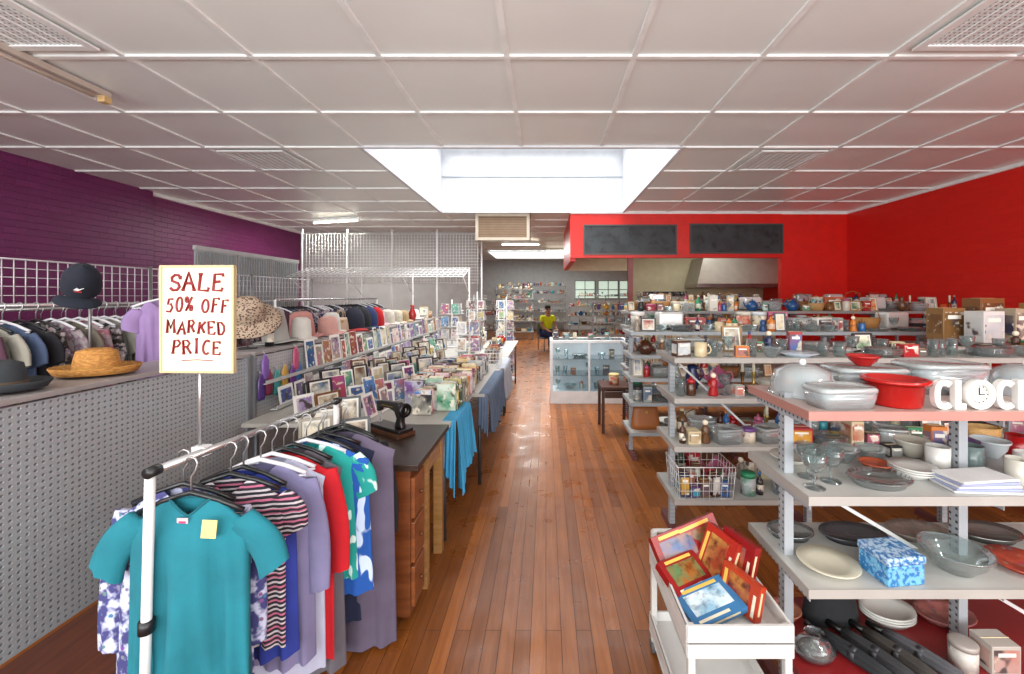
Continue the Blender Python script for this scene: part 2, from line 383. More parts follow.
@lru_cache(None)
def wineglass(hh=.16, r=.04):
    k = K('stemmed_glass', 'glass', 'clear stemmed dessert glass', 2*r, 2*r, hh)
    k.part('glass_foot', B().lathe([(0, 0), (r*.8, 0), (r*.8, .003), (.006, .008), (.004, .02), (.004, hh*.45), (0, hh*.45)], gl))
    k.part('glass_bowl', B().lathe([(0, hh*.44), (r*.5, hh*.5), (r*.9, hh*.7), (r, hh), (r*.95, hh), (r*.82, hh*.7), (0, hh*.48)], gl)); return k
@lru_cache(None)
def vase(h, r=.045, hh=.2, kd='plain'):
    k = K('vase', 'vase', f'{CN(h)} vase' if kd != 'glass' else 'clear glass vase', 2*r, 2*r, hh)
    k.part('v', B().lathe([(0, 0), (r*.6, 0), (r*.9, hh*.2), (r, hh*.42), (r*.6, hh*.7), (r*.4, hh*.85), (r*.6, hh), (r*.5, hh), (r*.32, hh*.85), (0, hh*.75)], mat(h, kd, .2))); return k
@lru_cache(None)
def bottle(h, cap='c8c8c8', hh=.24, r=.035):
    k = K('bottle', 'bottle', f'{CN(h)} bottle', 2*r, 2*r, hh)
    k.part('bottle_body', B().lathe([(0, 0), (r, 0), (r, hh*.55), (r*.85, hh*.66), (r*.35, hh*.76), (r*.33, hh*.92), (0, hh*.92)], mat(h, 'plain', .12)))
    k.part('bottle_cap', B().lathe([(0, hh*.9), (r*.42, hh*.9), (r*.42, hh), (0, hh)], mat(cap, 'plain', .3)))
    k.part('bottle_label', B().lathe([(r*1.01, hh*.15), (r*1.02, hh*.16), (r*1.02, hh*.45), (r*1.01, hh*.46)], mat('e6ddc8', 'cover', .5, h2=h))); return k
@lru_cache(None)
def jar(h, lid='b02020', r=.045, hh=.13):
    k = K('jar', 'jar', f'{CN(h)} storage jar with {CN(lid)} lid', 2*r, 2*r, hh+.02)
    k.part('jar_body', B().lathe([(0, 0), (r*.95, 0), (r, .01), (r, hh*.85), (r*.8, hh), (0, hh)], mat(h, 'plain', .2)))
    k.part('jar_lid', B().lathe([(0, hh), (r*.88, hh), (r*.88, hh+.02), (r*.3, hh+.024), (r*.2, hh+.04), (0, hh+.042)], mat(lid, 'plain', .3))); return k
@lru_cache(None)
def teapot(h):
    m = mat(h, 'plain', .2); k = K('teapot', 'teapot', f'{CN(h)} ceramic teapot', .24, .14, .16)
    k.part('pot_body', B().lathe([(0, 0), (.045, 0), (.07, .04), (.068, .08), (.04, .12), (0, .12)], m))
    k.part('spout', B().tube([(-.06, 0, .05), (-.09, 0, .07), (-.11, 0, .12)], [.016, .012, .008], m))
    k.part('handle', B().tube([(.055, 0, .1), (.09, 0, .11), (.105, 0, .075), (.085, 0, .04), (.06, 0, .04)], .006, m))
    k.part('pot_lid', B().lathe([(.042, .12), (.03, .132), (.01, .136), (.012, .15), (0, .154)], m)); return k
@lru_cache(None)
def candlestick(h):
    k = K('candlestick', 'candlestick', f'{CN(h)} candlestick with candle', .07, .07, .2); m = mat(h, 'metal', .3)
    k.part('candle_holder', B().lathe([(0, 0), (.034, 0), (.03, .01), (.008, .02), (.012, .05), (.007, .07), (.016, .1), (.016, .11), (0, .11)], m)); k.part('candle', B().lathe([(0, .11), (.01, .11), (.01, .2), (0, .2)], mat('d8d0b8', 'plain', .5))); return k
@lru_cache(None)
def jug(h, hh=.15):
    k = K('jug', 'jug', f'{CN(h)} ceramic jug', .13, .1, hh); m = mat(h, 'plain', .25)
    k.part('jug_body', B().lathe([(0, 0), (.035, 0), (.05, hh*.3), (.046, hh*.55), (.03, hh*.8), (.038, hh), (.033, hh), (.025, hh*.8), (0, hh*.4)], m))
    k.part('jug_handle', B().tube([(.03, 0, hh*.85), (.06, 0, hh*.9), (.075, 0, hh*.6), (.048, 0, hh*.35)], .006, m)); return k
@lru_cache(None)
def carton(h, h2, w=.16, d=.1, hh=.2, nm='product_box'):
    k = K(nm, 'box', f'{CN(h)} and {CN(h2)} {nm.replace("_", " ")}', w, d, hh)
    k.part('box_body', B().box(-w/2, w/2, -d/2, d/2, 0, hh, mat(h, 'plain', .4)), bev=.002)
    b = B().box(-w*.44, w*.44, -d/2-.0012, -d/2, hh*.1, hh*.88, mat(h2, 'cover', .3, h2=h, s=.6))
    b.box(-w*.3, w*.3, -d/2-.002, -d/2-.001, hh*.66, hh*.78, mat('e8e4d8', 'plain', .4))
    b.box(-w/2-.0012, -w/2, -d*.4, d*.4, hh*.2, hh*.8, mat(h2, 'cover', .3, h2=h, s=.6))
    k.part('printed_panel', b)
    k.part('box_flap', B().box(-w/2, w/2, -.001, .001, hh, hh+.0015, mat('d8c8a0', 'plain', .4))); return k
@lru_cache(None)
def wicker(h, w=.2, d=.14, hh=.1):
    k = K('wicker_basket', 'basket', f'{CN(h)} woven wicker basket', w, d, hh)
    k.part('basket_body', B().lathe([(0, 0), (.38, 0), (.46, hh*.5), (.5, hh), (.46, hh), (.42, hh*.5), (0, .01)], mat(h, 'straw', .7), n=22, sx=w, sy=d))
    k.part('basket_handle', B().tube([(-w*.48, 0, hh), (-w*.4, 0, hh*1.6), (0, 0, hh*1.95), (w*.4, 0, hh*1.6), (w*.48, 0, hh)], .005, mat(h, 'straw', .7))); return k
@lru_cache(None)
def book(h, h2='e8e0c8', t=.025, hh=.2, d=.14):
    k = K('book', 'book', f'{CN(h)} book', t, d, hh); m = mat(h, 'cover', .35, h2=h2, s=.7); mm = mat(h, 'plain', .35)
    b = B().box(-t/2, -t/2+.002, -d/2, d/2, 0, hh, m).box(t/2-.002, t/2, -d/2, d/2, 0, hh, m).box(-t/2+.002, t/2-.002, -d/2, -d/2+.002, 0, hh, mm)
    b.box(-t*.3, t*.3, -d/2-.0008, -d/2, hh*.2, hh*.75, mat(h2, 'plain', .4))
    k.part('book_cover', b)
    k.part('page_block', B().box(-t/2+.0021, t/2-.0021, -d/2+.0021, d/2-.004, .003, hh-.003, mat('dcd2ba', 'plain', .8))); return k
@lru_cache(None)
def frame(h, art='8fa8b8', w=.16, hh=.21, art2='e0d8c0'):
    k = K('picture_frame', 'picture frame', f'{CN(h)} picture frame standing', w, .08, hh); m = mat(h, 'plain', .35); f = .013
    b = B()
    for a in ((-w/2, w/2, 0, f), (-w/2, w/2, hh-f, hh), (-w/2, -w/2+f, f, hh-f), (w/2-f, w/2, f, hh-f)): b.box(a[0], a[1], -.009, .009, a[2], a[3], m)
    rx = -.18
    k.part('frame_border', b, rot=(rx, 0, 0), bev=.002)
    b = B().box(-w/2+f, w/2-f, -.003, .003, f, hh-f, mat('e0dcd0', 'plain', .4)); b.box(-w/2+f*1.8, w/2-f*1.8, -.0045, -.003, f*1.8, hh-f*1.8, mat(art, 'scene', .3, h2=art2, s=1.2))
    k.part('picture', b, rot=(rx, 0, 0))
    k.part('frame_stand', B().prismz([(-.02, .03), (.02, .03), (.02, .09), (-.02, .09)], 0, .004, m)); return k
@lru_cache(None)
def card(h, h2, w=.12, hh=.17, nm='greeting_card', full=False):
    k = K(nm, 'card', f'{CN(h)} {nm.replace("_", " ")}', w, .01, hh)
    b = B().box(-w/2, w/2, -.001, .001, 0, hh, mat('e4e2dc', 'plain', .4)); q = w*(.03 if full else .14)
    b.box(-w/2+q, w/2-q, -.0018, -.001, q, hh-q, mat(h, 'cover', .3, h2=h2, s=1.))
    k.part('card', b); return k
@lru_cache(None)
def basket(h='c9c9c9', w=.36, d=.26, hh=.2):
    k = K('wire_basket', 'basket', f'{CN(h)} wire storage basket', w, d, hh); m = mat(h, 'plain', .3, .2); b = B(); n = 9
    for i in range(n+1):
        x = -w/2+w*i/n
        b.tube([(x, -d/2, hh), (x*.92, -d/2*.92, 0), (x*.92, d/2*.92, 0), (x, d/2, hh)], .002, m, 4)
    for i in range(7):
        y = -d/2+d*i/6
        b.tube([(-w/2, y, hh), (-w/2*.92, y*.92, 0), (w/2*.92, y*.92, 0), (w/2, y, hh)], .002, m, 4)
    k.part('wire_mesh', b)
    b = B()
    for z in (.25, .5, .75, 1.):
        q = .92+.08*z
        b.tube([(-w/2*q, -d/2*q, hh*z), (w/2*q, -d/2*q, hh*z), (w/2*q, d/2*q, hh*z), (-w/2*q, d/2*q, hh*z), (-w/2*q, -d/2*q, hh*z)], .0035 if z == 1. else .002, m, 5)
    k.part('basket_rim', b); return k
@lru_cache(None)
def handbag(h):
    m = mat(h, 'plain', .45); k = K('handbag', 'bag', f'{CN(h)} leather handbag', .28, .12, .36)
    rg = []
    for t in range(6):
        z = t*.045; w = .14-.03*(t/5)**2; d = .055-.03*t/5
        rg.append([(w*(abs(cos(a))**.6)*(1 if cos(a) > 0 else -1), d*(abs(sin(a))**.6)*(1 if sin(a) > 0 else -1), z) for a in [2*pi*j/20 for j in range(20)]])
    k.part('bag_body', B().loft(rg, m))
    for y in (-.02, .02): k.part('bag_handle', B().tube([(-.07, y, .21), (-.06, y, .3), (0, y, .345), (.06, y, .3), (.07, y, .21)], .006, m))
    k.part('clasp', B().box(-.015, .015, -.045, -.035, .15, .18, mat('c8a850', 'metal', .3))); return k
@lru_cache(None)
def tin(h, h2, r=.06, hh=.12):
    k = K('canister', 'canister', f'{CN(h)} round canister with lid', 2*r, 2*r, hh)
    k.part('canister_body', B().lathe([(0, 0), (r, 0), (r, hh*.8), (0, hh*.8)], mat(h, 'cover', .3, h2=h2)))
    k.part('canister_lid', B().lathe([(0, hh*.8), (r*1.03, hh*.8), (r*1.03, hh*.97), (r*.9, hh), (0, hh)], mat(h2, 'plain', .3))); return k
@lru_cache(None)
def figurine(h, h2='e8d8c0'):
    k = K('figurine', 'ornament', f'{CN(h)} ceramic figurine', .07, .07, .15)
    k.part('figure_body', B().lathe([(0, 0), (.03, 0), (.032, .01), (.02, .06), (.026, .09), (.012, .11), (0, .115)], mat(h, 'plain', .3)))
    k.part('figure_head', B().sph((0, 0, .128), .018, mat(h2, 'plain', .4)))
    k.part('figure_arm', B().tube([(-.02, 0, .095), (-.035, -.015, .07), (-.01, -.03, .06)], .006, mat(h, 'plain', .3))); return k
@lru_cache(None)
def toaster(h):
    k = K('toaster', 'toaster', f'{CN(h)} electric toaster', .28, .16, .19); m = mat(h, 'plain', .25, .3)
    k.part('toaster_body', B().box(-.13, .13, -.075, .075, .015, .18, m), bev=.025)
    for y in (-.029, .029): k.part('bread_slot', B().box(-.1, .1, y-.011, y+.011, .178, .182, mat('151515')))
    k.part('lever', B().box(.13, .15, -.015, .015, .11, .125, mat('202020'))); k.part('toaster_foot', B().box(-.11, .11, -.06, .06, 0, .016, mat('202020'))); return k
@lru_cache(None)
def tray(h, kd='plain', rx=.16, ry=.11):
    k = K('serving_tray', 'tray', f'{CN(h)} oval serving platter', 2*rx, 2*ry, .03)
    k.part('t', B().lathe([(0, .006), (.7, .004), (.78, 0), (.8, .01), (1, .024), (.98, .03), (.76, .016), (0, .012)], mat(h, kd, .2), n=32, sx=rx, sy=ry)); return k
@lru_cache(None)
def tub(h='dfe6e6', w=.3, d=.22, hh=.1, lid='d4dcdc', g=.35):
    k = K('plastic_container', 'container', 'translucent plastic container with lid', w, d, hh+.02); m = mat(h, 'glass', g); ml = mat(lid, 'glass', g+.3)
    def rr(w, d, z):
        return [(w/2*(abs(cos(a))**.4)*(1 if cos(a) > 0 else -1), d/2*(abs(sin(a))**.4)*(1 if sin(a) > 0 else -1), z) for a in [2*pi*(j+.5)/32 for j in range(32)]]
    k.part('container_body', B().loft([rr(w*.86, d*.86, 0), rr(w*.95, d*.95, hh*.6), rr(w*.97, d*.97, hh)], m))
    k.part('container_lid', B().loft([rr(w, d, hh), rr(w, d, hh+.012), rr(w*.9, d*.9, hh+.02), rr(w*.85, d*.85, hh+.016)], ml)); return k
CNM = {}
def CN(h):
    if h in CNM: return CNM[h]
    import colorsys
    r, g, b = [int(h[i:i+2], 16)/255 for i in (0, 2, 4)]
    hh, l, s = colorsys.rgb_to_hls(r, g, b); hh *= 360
    if s < .16 or l > .88: n = 'white' if l > .78 else 'light grey' if l > .6 else 'grey' if l > .3 else 'black'
    elif l < .14: n = 'black'
    else:
        n = 'red' if hh < 14 or hh > 345 else ('brown' if l < .5 else 'tan') if hh < 40 else ('olive' if l < .35 else 'yellow') if hh < 66 else 'green' if hh < 165 else 'teal' if hh < 195 else 'blue' if hh < 250 else 'purple' if hh < 300 else 'pink'
        if n == 'blue' and l < .25: n = 'navy'
        if n == 'red' and l > .7: n = 'pink'
        if n in ('yellow', 'tan') and l > .8: n = 'cream'
    CNM[h] = n; return n
ch = R.choice
WH = ['dedcd6', 'cac5b6', 'e0ddd4', 'c4ccce']; BR = ['a01c20', 'b84e28', 'c89c38', '2c64a0', '2c8058', '64407a', 'b05878', '202c50', 'c8b894', '46291a', '3c98a4', '7a522a', '28282a', '8c8274', '9c1418', '5e3e24', 'd8cba8', '9aa4a4', 'd07828', '1c4878']
def small(): return ch([lambda: carton(ch(BR+WH), ch(BR+WH), ch([.06, .08, .1]), ch([.05, .07]), ch([.07, .1, .13]), 'gift_box'), lambda: carton(ch(BR), ch(BR+WH), ch([.05, .07, .1]), .06, ch([.05, .08, .12]), 'gift_box'), lambda: candlestick(ch(['b09850', '8a8a88', '6a4a2a'])), lambda: jar(ch(BR+WH), ch(BR), .03, .08), lambda: figurine(ch(BR+WH)), lambda: bottle(ch(BR), ch(WH+BR), .14, .022)])()
def ceram():
    return ch([lambda: plate(ch(WH+['b8c4cc']), ch([.09, .12])), lambda: plate(ch(BR), .1, 'print'), lambda: bowl(ch(WH+BR), ch([.06, .08, .1]), ch([.05, .07])), lambda: mug(ch(WH+BR)), lambda: teapot(ch(BR)), lambda: vase(ch(WH+BR), ch([.035, .05]), ch([.13, .18])), lambda: jug(ch(BR), ch([.12, .16])), lambda: jar(ch(['b07840', 'b0a080', '6a3a20', 'c8c0b0']), ch(BR)), lambda: tray(ch(WH+['a89880', '8a9aa0']), ch(['plain', 'metal']), .13, .09), lambda: wicker(ch(['a87840', '7a5028', 'b89058']))])()
def glassy():
    return ch([lambda: tumbler(), lambda: wineglass(ch([.13, .16])), lambda: bowl('dfeaea', ch([.06, .09]), .06, 'glass', 'glass_bowl'), lambda: vase('dfeaea', .045, .2, 'glass'), lambda: tumbler(.04, .09), lambda: tray('cdd6d6', 'glass', .12, .09)])()
def mixed():
    return ch([ceram, ceram, boxy, small, small, small, lambda: tin(ch(BR), ch(WH+BR), ch([.045, .06]), ch([.09, .14])), lambda: bottle(ch(BR+['304028', '603018']), ch(WH+BR), ch([.16, .2, .24]), ch([.025, .035])), glassy, lambda: frame(ch(['8a6a3a', '202020', 'b0a898', 'a08040']), ch(BR), ch([.1, .14]), ch([.13, .18])), lambda: tub(w=.18, d=.13, hh=.08)])()
def boxy():
    return carton(ch(BR+WH), ch(BR+WH), ch([.08, .1, .14, .2]), ch([.07, .1]), ch([.08, .1, .14, .2]))
def tallmix():
    return ch([mixed, mixed, mixed, lambda: carton(ch(WH+BR), ch(BR), ch([.2, .26]), .14, ch([.12, .18])), lambda: toaster(ch(['d0d0cc', 'a8a8a8', '8a2020'])), lambda: tin(ch(BR), ch(WH), .07, .18), lambda: bottle(ch(BR), ch(WH), .26), lambda: wicker(ch(['a87840', '7a5028']), .26, .16, .12), lambda: tub(w=.24, d=.16, hh=.1)])()
def bookk():
    return book(ch(BR+['8a2020', '305080', 'c8a030', '506040']), ch(WH+['e8d080', '202020']), ch([.012, .018, .025, .03]), ch([.13, .15, .18]), ch([.11, .13]))
def fill(a0, a1, b, z, fn, place, axis='x', rz=0, gap=.005, jit=.02, rr=.25, maxh=9, skip=.015):
    a = a0; n = 0
    while a < a1 and n < 400:
        n += 1; k = fn()
        if k.h > maxh: continue
        if a+k.w > a1:
            a += .03; continue
        if R.random() < skip: a += .07; continue
        c = a+k.w/2; bb = b+R.uniform(-jit, jit); q = R.uniform(-rr, rr)
        if axis == 'x': spawn(k, (c, bb, z), rz+q, place, f'{k.name.replace("_", " ")} items {place}')
        else: spawn(k, (bb, c, z), rz+pi/2+q, place, f'{k.name.replace("_", " ")} items {place}')
        if k.name in ('plate', 'serving_tray') and axis == 'x' and R.random() < .6:
            for i in range(R.randint(1, 4)): spawn(k, (c, bb, z+.009*(i+1)), rz+q, place, f'{k.name.replace("_", " ")} items {place}')
        a += k.w+gap*(1 if n % 3 else 3)

# ------------------------------------------------------------------ shelving
def gondola(x0, x1, y0, y1, zs, posts, label, colr='b0afaa', edge='a09c96', basec=None, ztop=None, brace=None, topc=None, tope=None):
    k = K('display_shelf_unit', 'shelf', label); pm = mat('9a9ea2', 'dots', .4, h2='303234', s=.7); ym = (y0+y1)/2
    for i, px in enumerate(posts):
        k.part('upright_post', B().box(px-.017, px+.017, ym-.02, ym+.02, .04, (ztop or max(zs))+.02, pm))
        k.part('base_foot', B().box(px-.02, px+.02, y0+.02, y1-.02, 0, .045, mat('6a3a38', 'plain', .5)))
    for i, z in enumerate(sorted(zs)):
        last = i == len(zs)-1
        c = basec if (basec and i == 0) else (topc if topc and last else colr)
        b = B().box(x0, x1, y0+.004, y1-.004, z-.022, z, mat(c, 'plain', .35)); e = mat(c if c == basec else (tope if tope and last else edge), 'plain', .4)
        b.box(x0, x1, y0, y0+.004, z-.03, z+.001, e).box(x0, x1, y1-.004, y1, z-.03, z+.001, e).box(x0-.004, x0, y0, y1, z-.03, z+.001, e)
        k.part('shelf_board', b)
        for px in posts: k.part('shelf_bracket', B().box(px-.022, px-.019, y0+.03, y1-.03, z-.06, z-.023, pm))
    if brace:
        for (ax, az, bx, bz) in brace:
            k.part('diagonal_brace', B().tube([(ax, ym+.03, az), (bx, ym+.03, bz)], .009, mat('d0d0ce', 'plain', .4), 4, False))
    return spawn(k)
P1 = 'on grey metal shelving'
zA = [.25, .573, .883, 1.167]
gondola(.88, 2.15, 1.40, 1.82, zA, [.92, 1.58, 2.1], 'open grey metal display shelving with pinkish top board', basec='7e1c1e', topc='b09c94', tope='a8766c', brace=[(.95, .86, 1.9, .3)])
# trolley
k = K('utility_trolley', 'trolley', 'white metal two-tier trolley holding boxed puzzles and books'); wm = mat('cccac6', 'plain', .35)
tx0, tx1, ty0, ty1 = .455, .80, 1.35, 1.85; tzt = .43
for nm, z, lo, hi in (('upper_tray', tzt, -.045, .06), ('lower_tray', .12, -.03, .05)):
    b = B().box(tx0, tx1, ty0, ty1, z, z+.01, wm)
    for a in ((tx0, tx1, ty0, ty0+.01), (tx0, tx1, ty1-.01, ty1), (tx0, tx0+.01, ty0+.01, ty1-.01), (tx1-.01, tx1, ty0+.01, ty1-.01)): b.box(*a, z+lo, z+hi, wm)
    k.part(nm, b, bev=.003)
for x in (tx0+.016, tx1-.016):
    for y in (ty0+.016, ty1-.016):
        k.part('trolley_leg', B().box(x-.012, x+.012, y-.012, y+.012, .05, .53 if y > 1.6 else .485, wm), bev=.003)
        k.part('caster', B().tube([(x-.012, y, .028), (x+.012, y, .028)], .027, mat('5a5a5a', 'plain', .5), 16))
k.part('trolley_handle', B().tube([(tx0+.012, ty1-.016, .53), (tx1-.012, ty1-.016, .53)], .009, wm, 10))
spawn(k)
def pbox(h, h2, w, d, t, h3='c89048', nm='boxed jigsaw puzzle'):
    k = K('puzzle_box', 'game box', nm, w, d, t)
    k.part('box_base', B().box(-w/2+.002, w/2-.002, -d/2+.002, d/2-.002, 0, t*.5, mat(h, 'plain', .4)))
    b = B().box(-w/2, w/2, -d/2, d/2, t*.3, t, mat(h, 'plain', .35)); b.box(-w*.38, w*.38, -d*.26, d*.30, t, t+.001, mat(h2, 'scene', .3, h2=h3, s=2.)); b.box(-w*.4, w*.2, -d*.43, -d*.36, t, t+.0012, mat('e0d8c0', 'plain', .4)).box(-w*.35, w*.35, d*.35, d*.44, t, t+.0012, mat('d8b050', 'plain', .4)).box(-w*.3, w*.35, -d/2-.0008, -d/2, t*.5, t*.8, mat('d8c8a0', 'plain', .4))
    k.part('box_lid', b, bev=.002); return k
tz = tzt+.012; gp = 'puzzle boxes on the trolley'
spawn(pbox('861416', '3a5a88', .2, .14, .035, '906040'), (.53, 1.72, tz+.075), rot=(.95, -.15, .35), label='dark red jigsaw puzzle box leaning on the trolley', group=gp)
spawn(pbox('8e1616', '9a5030', .22, .15, .035, '3a6040'), (.62, 1.755, tz+.09), rot=(1.15, -.25, .25), label='deep red puzzle box leaning on the trolley', group=gp)
spawn(pbox('a02416', '8a3820', .2, .15, .04, 'b08040'), (.69, 1.65, tz+.08), rot=(.25, -1.2, .2), label='orange red puzzle box standing tilted on the trolley', group=gp)
spawn(pbox('861416', '9a4828', .2, .15, .035, '305878'), (.745, 1.61, tz+.09), rot=(.25, -1.35, .15), label='maroon puzzle box standing upright on the trolley', group=gp)
spawn(pbox('ac381c', '702428', .12, .16, .03, 'b87838'), (.71, 1.5, tz+.06), rot=(.1, -1.35, .3), label='small orange box standing on the trolley', group=gp)
spawn(pbox('3470a0', '88b0c8', .2, .15, .025, 'd0dce0'), (.58, 1.49, tz+.012), rot=(.12, -.2, .25), label='blue picture puzzle box lying on the trolley', group=gp)
spawn(pbox('861416', '985018', .19, .13, .03, '4a7a50'), (.53, 1.62, tz+.03), rot=(.5, 0, .5), label='flat dark red puzzle box lying on the trolley', group=gp)

# Unit A top shelf
zt = zA[3]
dome = K('food_cover', 'container', 'clear domed plastic food cover', .24, .24, .12)
dome.part('cover_dome', B().lathe([(.115, 0), (.113, .05), (.098, .09), (.05, .115), (0, .12)], mat('d4dcde', 'glass', .8), n=28)); dome.part('cover_knob', B().sph((0, 0, .125), .012, mat('e8e8e8'))); dome.part('cover_rim', B().lathe([(.115, 0), (.123, 0), (.123, .008), (.115, .008)], mat('d8e0e2', 'glass', .8), n=28))
spawn(dome, (1.02, 1.67, zt), place='on the top shelf board')
spawn(tub('d4dcde', w=.22, d=.13, hh=.055, g=.7), (1.03, 1.475, zt), .1, 'on the top shelf board')
spawn(tub('d0d8da', w=.28, d=.18, hh=.085, g=.65), (1.29, 1.71, zt), 0, 'on the top shelf board')
spawn(tub('d0d8da', w=.3, d=.18, hh=.1, g=.65), (1.60, 1.71, zt), 0, 'on the top shelf board')
spawn(bowl('a81410', .088, .095, nm='mixing_bowl', deep=True), (1.245, 1.5, zt), label='large red plastic mixing bowl on the top shelf')
spawn(bowl('a01a18', .055, .04), (1.29, 1.71, zt+.105), label='small red bowl resting on plastic container')
spawn(dome, (1.90, 1.66, zt), place='on the top shelf board')
k = K('word_clock', 'clock', 'white block letters spelling CLOCK with round clock face'); cw = mat('dedcd6', 'plain', .35)
def arc3(cx, cz, rx, rz, t, a0, a1, y0, y1, m, n=30, e=.8):
    A = [radians(a0+(a1-a0)*i/n) for i in range(n+1)]
    f = lambda a, x, z: (cx+x*(abs(cos(a))**e)*(1 if cos(a) > 0 else -1), cz+z*(abs(sin(a))**e)*(1 if sin(a) > 0 else -1))
    return B().prism([f(a, rx, rz) for a in A]+[f(a, rx-t, rz-t) for a in A[::-1]], y0, y1, m)
k.part('letter_c', arc3(.038, .055, .038, .055, .0215, 46, 314, 0, .025, cw), bev=.003)
k.part('letter_l', B().prism([(.076, 0), (.118, 0), (.118, .023), (.099, .023), (.099, .11), (.076, .11)], 0, .025, cw), bev=.003)
k.part('clock_rim', B().lathe([(.036, 0), (.055, 0), (.055, .025), (.036, .025), (.036, 0)], cw, n=36), loc=(.172, .025, .055), rot=(pi/2, 0, 0), bev=.002)
k.part('clock_face', B().lathe([(0, 0), (.0365, 0), (.0365, .01), (0, .01)], mat('f4f2ea', 'plain', .4), n=28), loc=(.172, .02, .055), rot=(pi/2, 0, 0))
dkk = mat('151515')
k.part('clock_hand', B().prism([(-.002, -.003), (.002, -.003), (.002, .026), (-.002, .026)], -.002, 0, dkk), loc=(.172, .009, .055))
k.part('clock_hand', B().prism([(-.003, -.002), (.018, -.002), (.018, .002), (-.003, .002)], -.004, -.002, dkk), loc=(.172, .009, .055))
b = B()
for i in range(12):
    a = pi*i/6; b.box(.031*cos(a)-.002, .031*cos(a)+.002, -.001, 0, .031*sin(a)-.002, .031*sin(a)+.002, dkk)
k.part('hour_mark', b, loc=(.172, .0095, .055))
k.part('letter_c', arc3(.268, .055, .038, .055, .0215, 46, 314, 0, .025, cw), bev=.003)
k.part('letter_k', B().prism([(.308, 0), (.331, 0), (.331, .11), (.308, .11)], 0, .025, cw).prism([(.331, .045), (.356, .11), (.385, .11), (.354, .055), (.387, 0), (.357, 0), (.331, .042)], 0, .025, cw), bev=.002)
spawn(k, (1.32, 1.425, zt), 0, sc=.92)

z = zA[2]
for x, y in ((.94, 1.47), (.97, 1.56), (1.03, 1.52)): spawn(wineglass(.12, .042), (x, y, z), 0, 'on grey shelf board', 'dessert glasses')
spawn(tray('cdd6d6', 'glass', .11, .08), (1.19, 1.5, z), .1, label='oval pressed glass serving platter')
for x, y, r in ((1.08, 1.69, .06), (1.2, 1.71, .06), (1.32, 1.71, .055)): spawn(bowl('dfeaea', r, .055, 'glass', 'glass_bowl'), (x, y, z), place='on grey shelf board', group='glass bowls')
for i in range(3): spawn(plate('c0beb8', .075), (1.37, 1.57, z+i*.008), place='stacked on grey shelf', group='stacked white plates')
spawn(bowl('a04a30', .05, .03), (1.27, 1.62, z), place='on grey shelf board')
for i in range(5):
    kk = K('table_napkin', 'linen', 'folded white table linen stacked on shelf'); w = .11
    kk.part('n', B().box(-w, w, -.055, .055, 0, .009, mat(['d0cfce', '98a0c0'][i % 2], 'cloth')), bev=.004); spawn(kk, (1.5, 1.47, z+i*.0095), .05*i-.08, group='folded napkins')
for x, y, c in ((1.52, 1.63, 'd0cec8'), (1.69, 1.5, 'c0bcb0'), (1.66, 1.64, '6a7a78'), (1.79, 1.56, 'd0cec8')): spawn(mug(c), (x, y, z), .5, 'on grey shelf board', 'mugs')
spawn(plate('b8b4a8', .08), (1.0, 1.71, z), place='on grey shelf board')
fill(1.42, 2.1, 1.76, z, lambda: ch([lambda: mug(ch(WH+BR)), lambda: bowl(ch(WH+BR), .06), small, small])(), P1, jit=.0, maxh=.2)
spawn(tray('2a2a2c', 'plain', .12, .07), (1.97, 1.5, z), 0, label='black oval platter')
z = zA[1]
spawn(plate('c0baa6', .1), (1.02, 1.52, z), label='cream plate with raised rim'); spawn(tray('9aa0a0', 'metal', .09, .07), (1.0, 1.72, z), label='silver oval dish on shelf')
k = K('gift_tin', 'tin', 'blue patterned square gift tin with lid', .16)
k.part('tin_body', B().box(-.07, .07, -.06, .06, 0, .07, mat('2a6ca4', 'print', .3, h2='6aa8cc', s=2.)), bev=.006); k.part('tin_lid', B().box(-.073, .073, -.063, .063, .071, .098, mat('a8c0d4', 'print', .3, h2='2a68a0', s=2.5)), bev=.006)
spawn(k, (1.21, 1.475, z), .12)
spawn(tray('3c3c40', 'plain', .13, .08), (1.24, 1.70, z), label='dark oval serving platter')
spawn(bowl('dfeaea', .1, .075, 'glass', 'glass_bowl'), (1.47, 1.51, z), label='large clear glass salad bowl')
spawn(tray('8a7a70', 'print', .12, .08), (1.52, 1.72, z), label='patterned oval serving tray')
spawn(plate('a0402e', .1, 'print'), (1.72, 1.52, z), label='red patterned plate'); spawn(tray('8a8a86', 'metal', .12, .08), (1.8, 1.71, z), label='silver oval platter on shelf'); spawn(plate('c8b8a0', .1, 'print'), (1.96, 1.52, z), label='tan patterned plate')
z = zA[0]
rg = [[(.11*(1-.25*t**2)*cos(a), .06*(1-.3*t)*sin(a), .12*t) for a in [2*pi*j/18 for j in range(18)]] for t in (0, .3, .6, .85, 1)]
k = K('fabric_bag', 'bag', 'black folded fabric bag on red base shelf'); k.part('bag_body', B().loft(rg, mat('1a1c1e', 'cloth'))); k.part('bag_strap', B().tube([(-.07, 0, .11), (-.03, -.05, .14), (.04, -.05, .13), (.08, 0, .1)], .007, mat('242426', 'cloth')))
spawn(k, (1.15, 1.7, z))
for i in range(3): spawn(tray('c8c7c0', 'plain', .1, .08), (1.38, 1.7, z+.01*i), 0, label='white rectangular serving dish stacked', group='stacked white dishes')
spawn(tray('a0605a', 'print', .11, .08), (1.61, 1.7, z), 0, label='pink patterned oval dish'); spawn(tray('c87a5a', 'print', .07, .06), (.97, 1.72, z), 0, label='patterned brown oval dish')
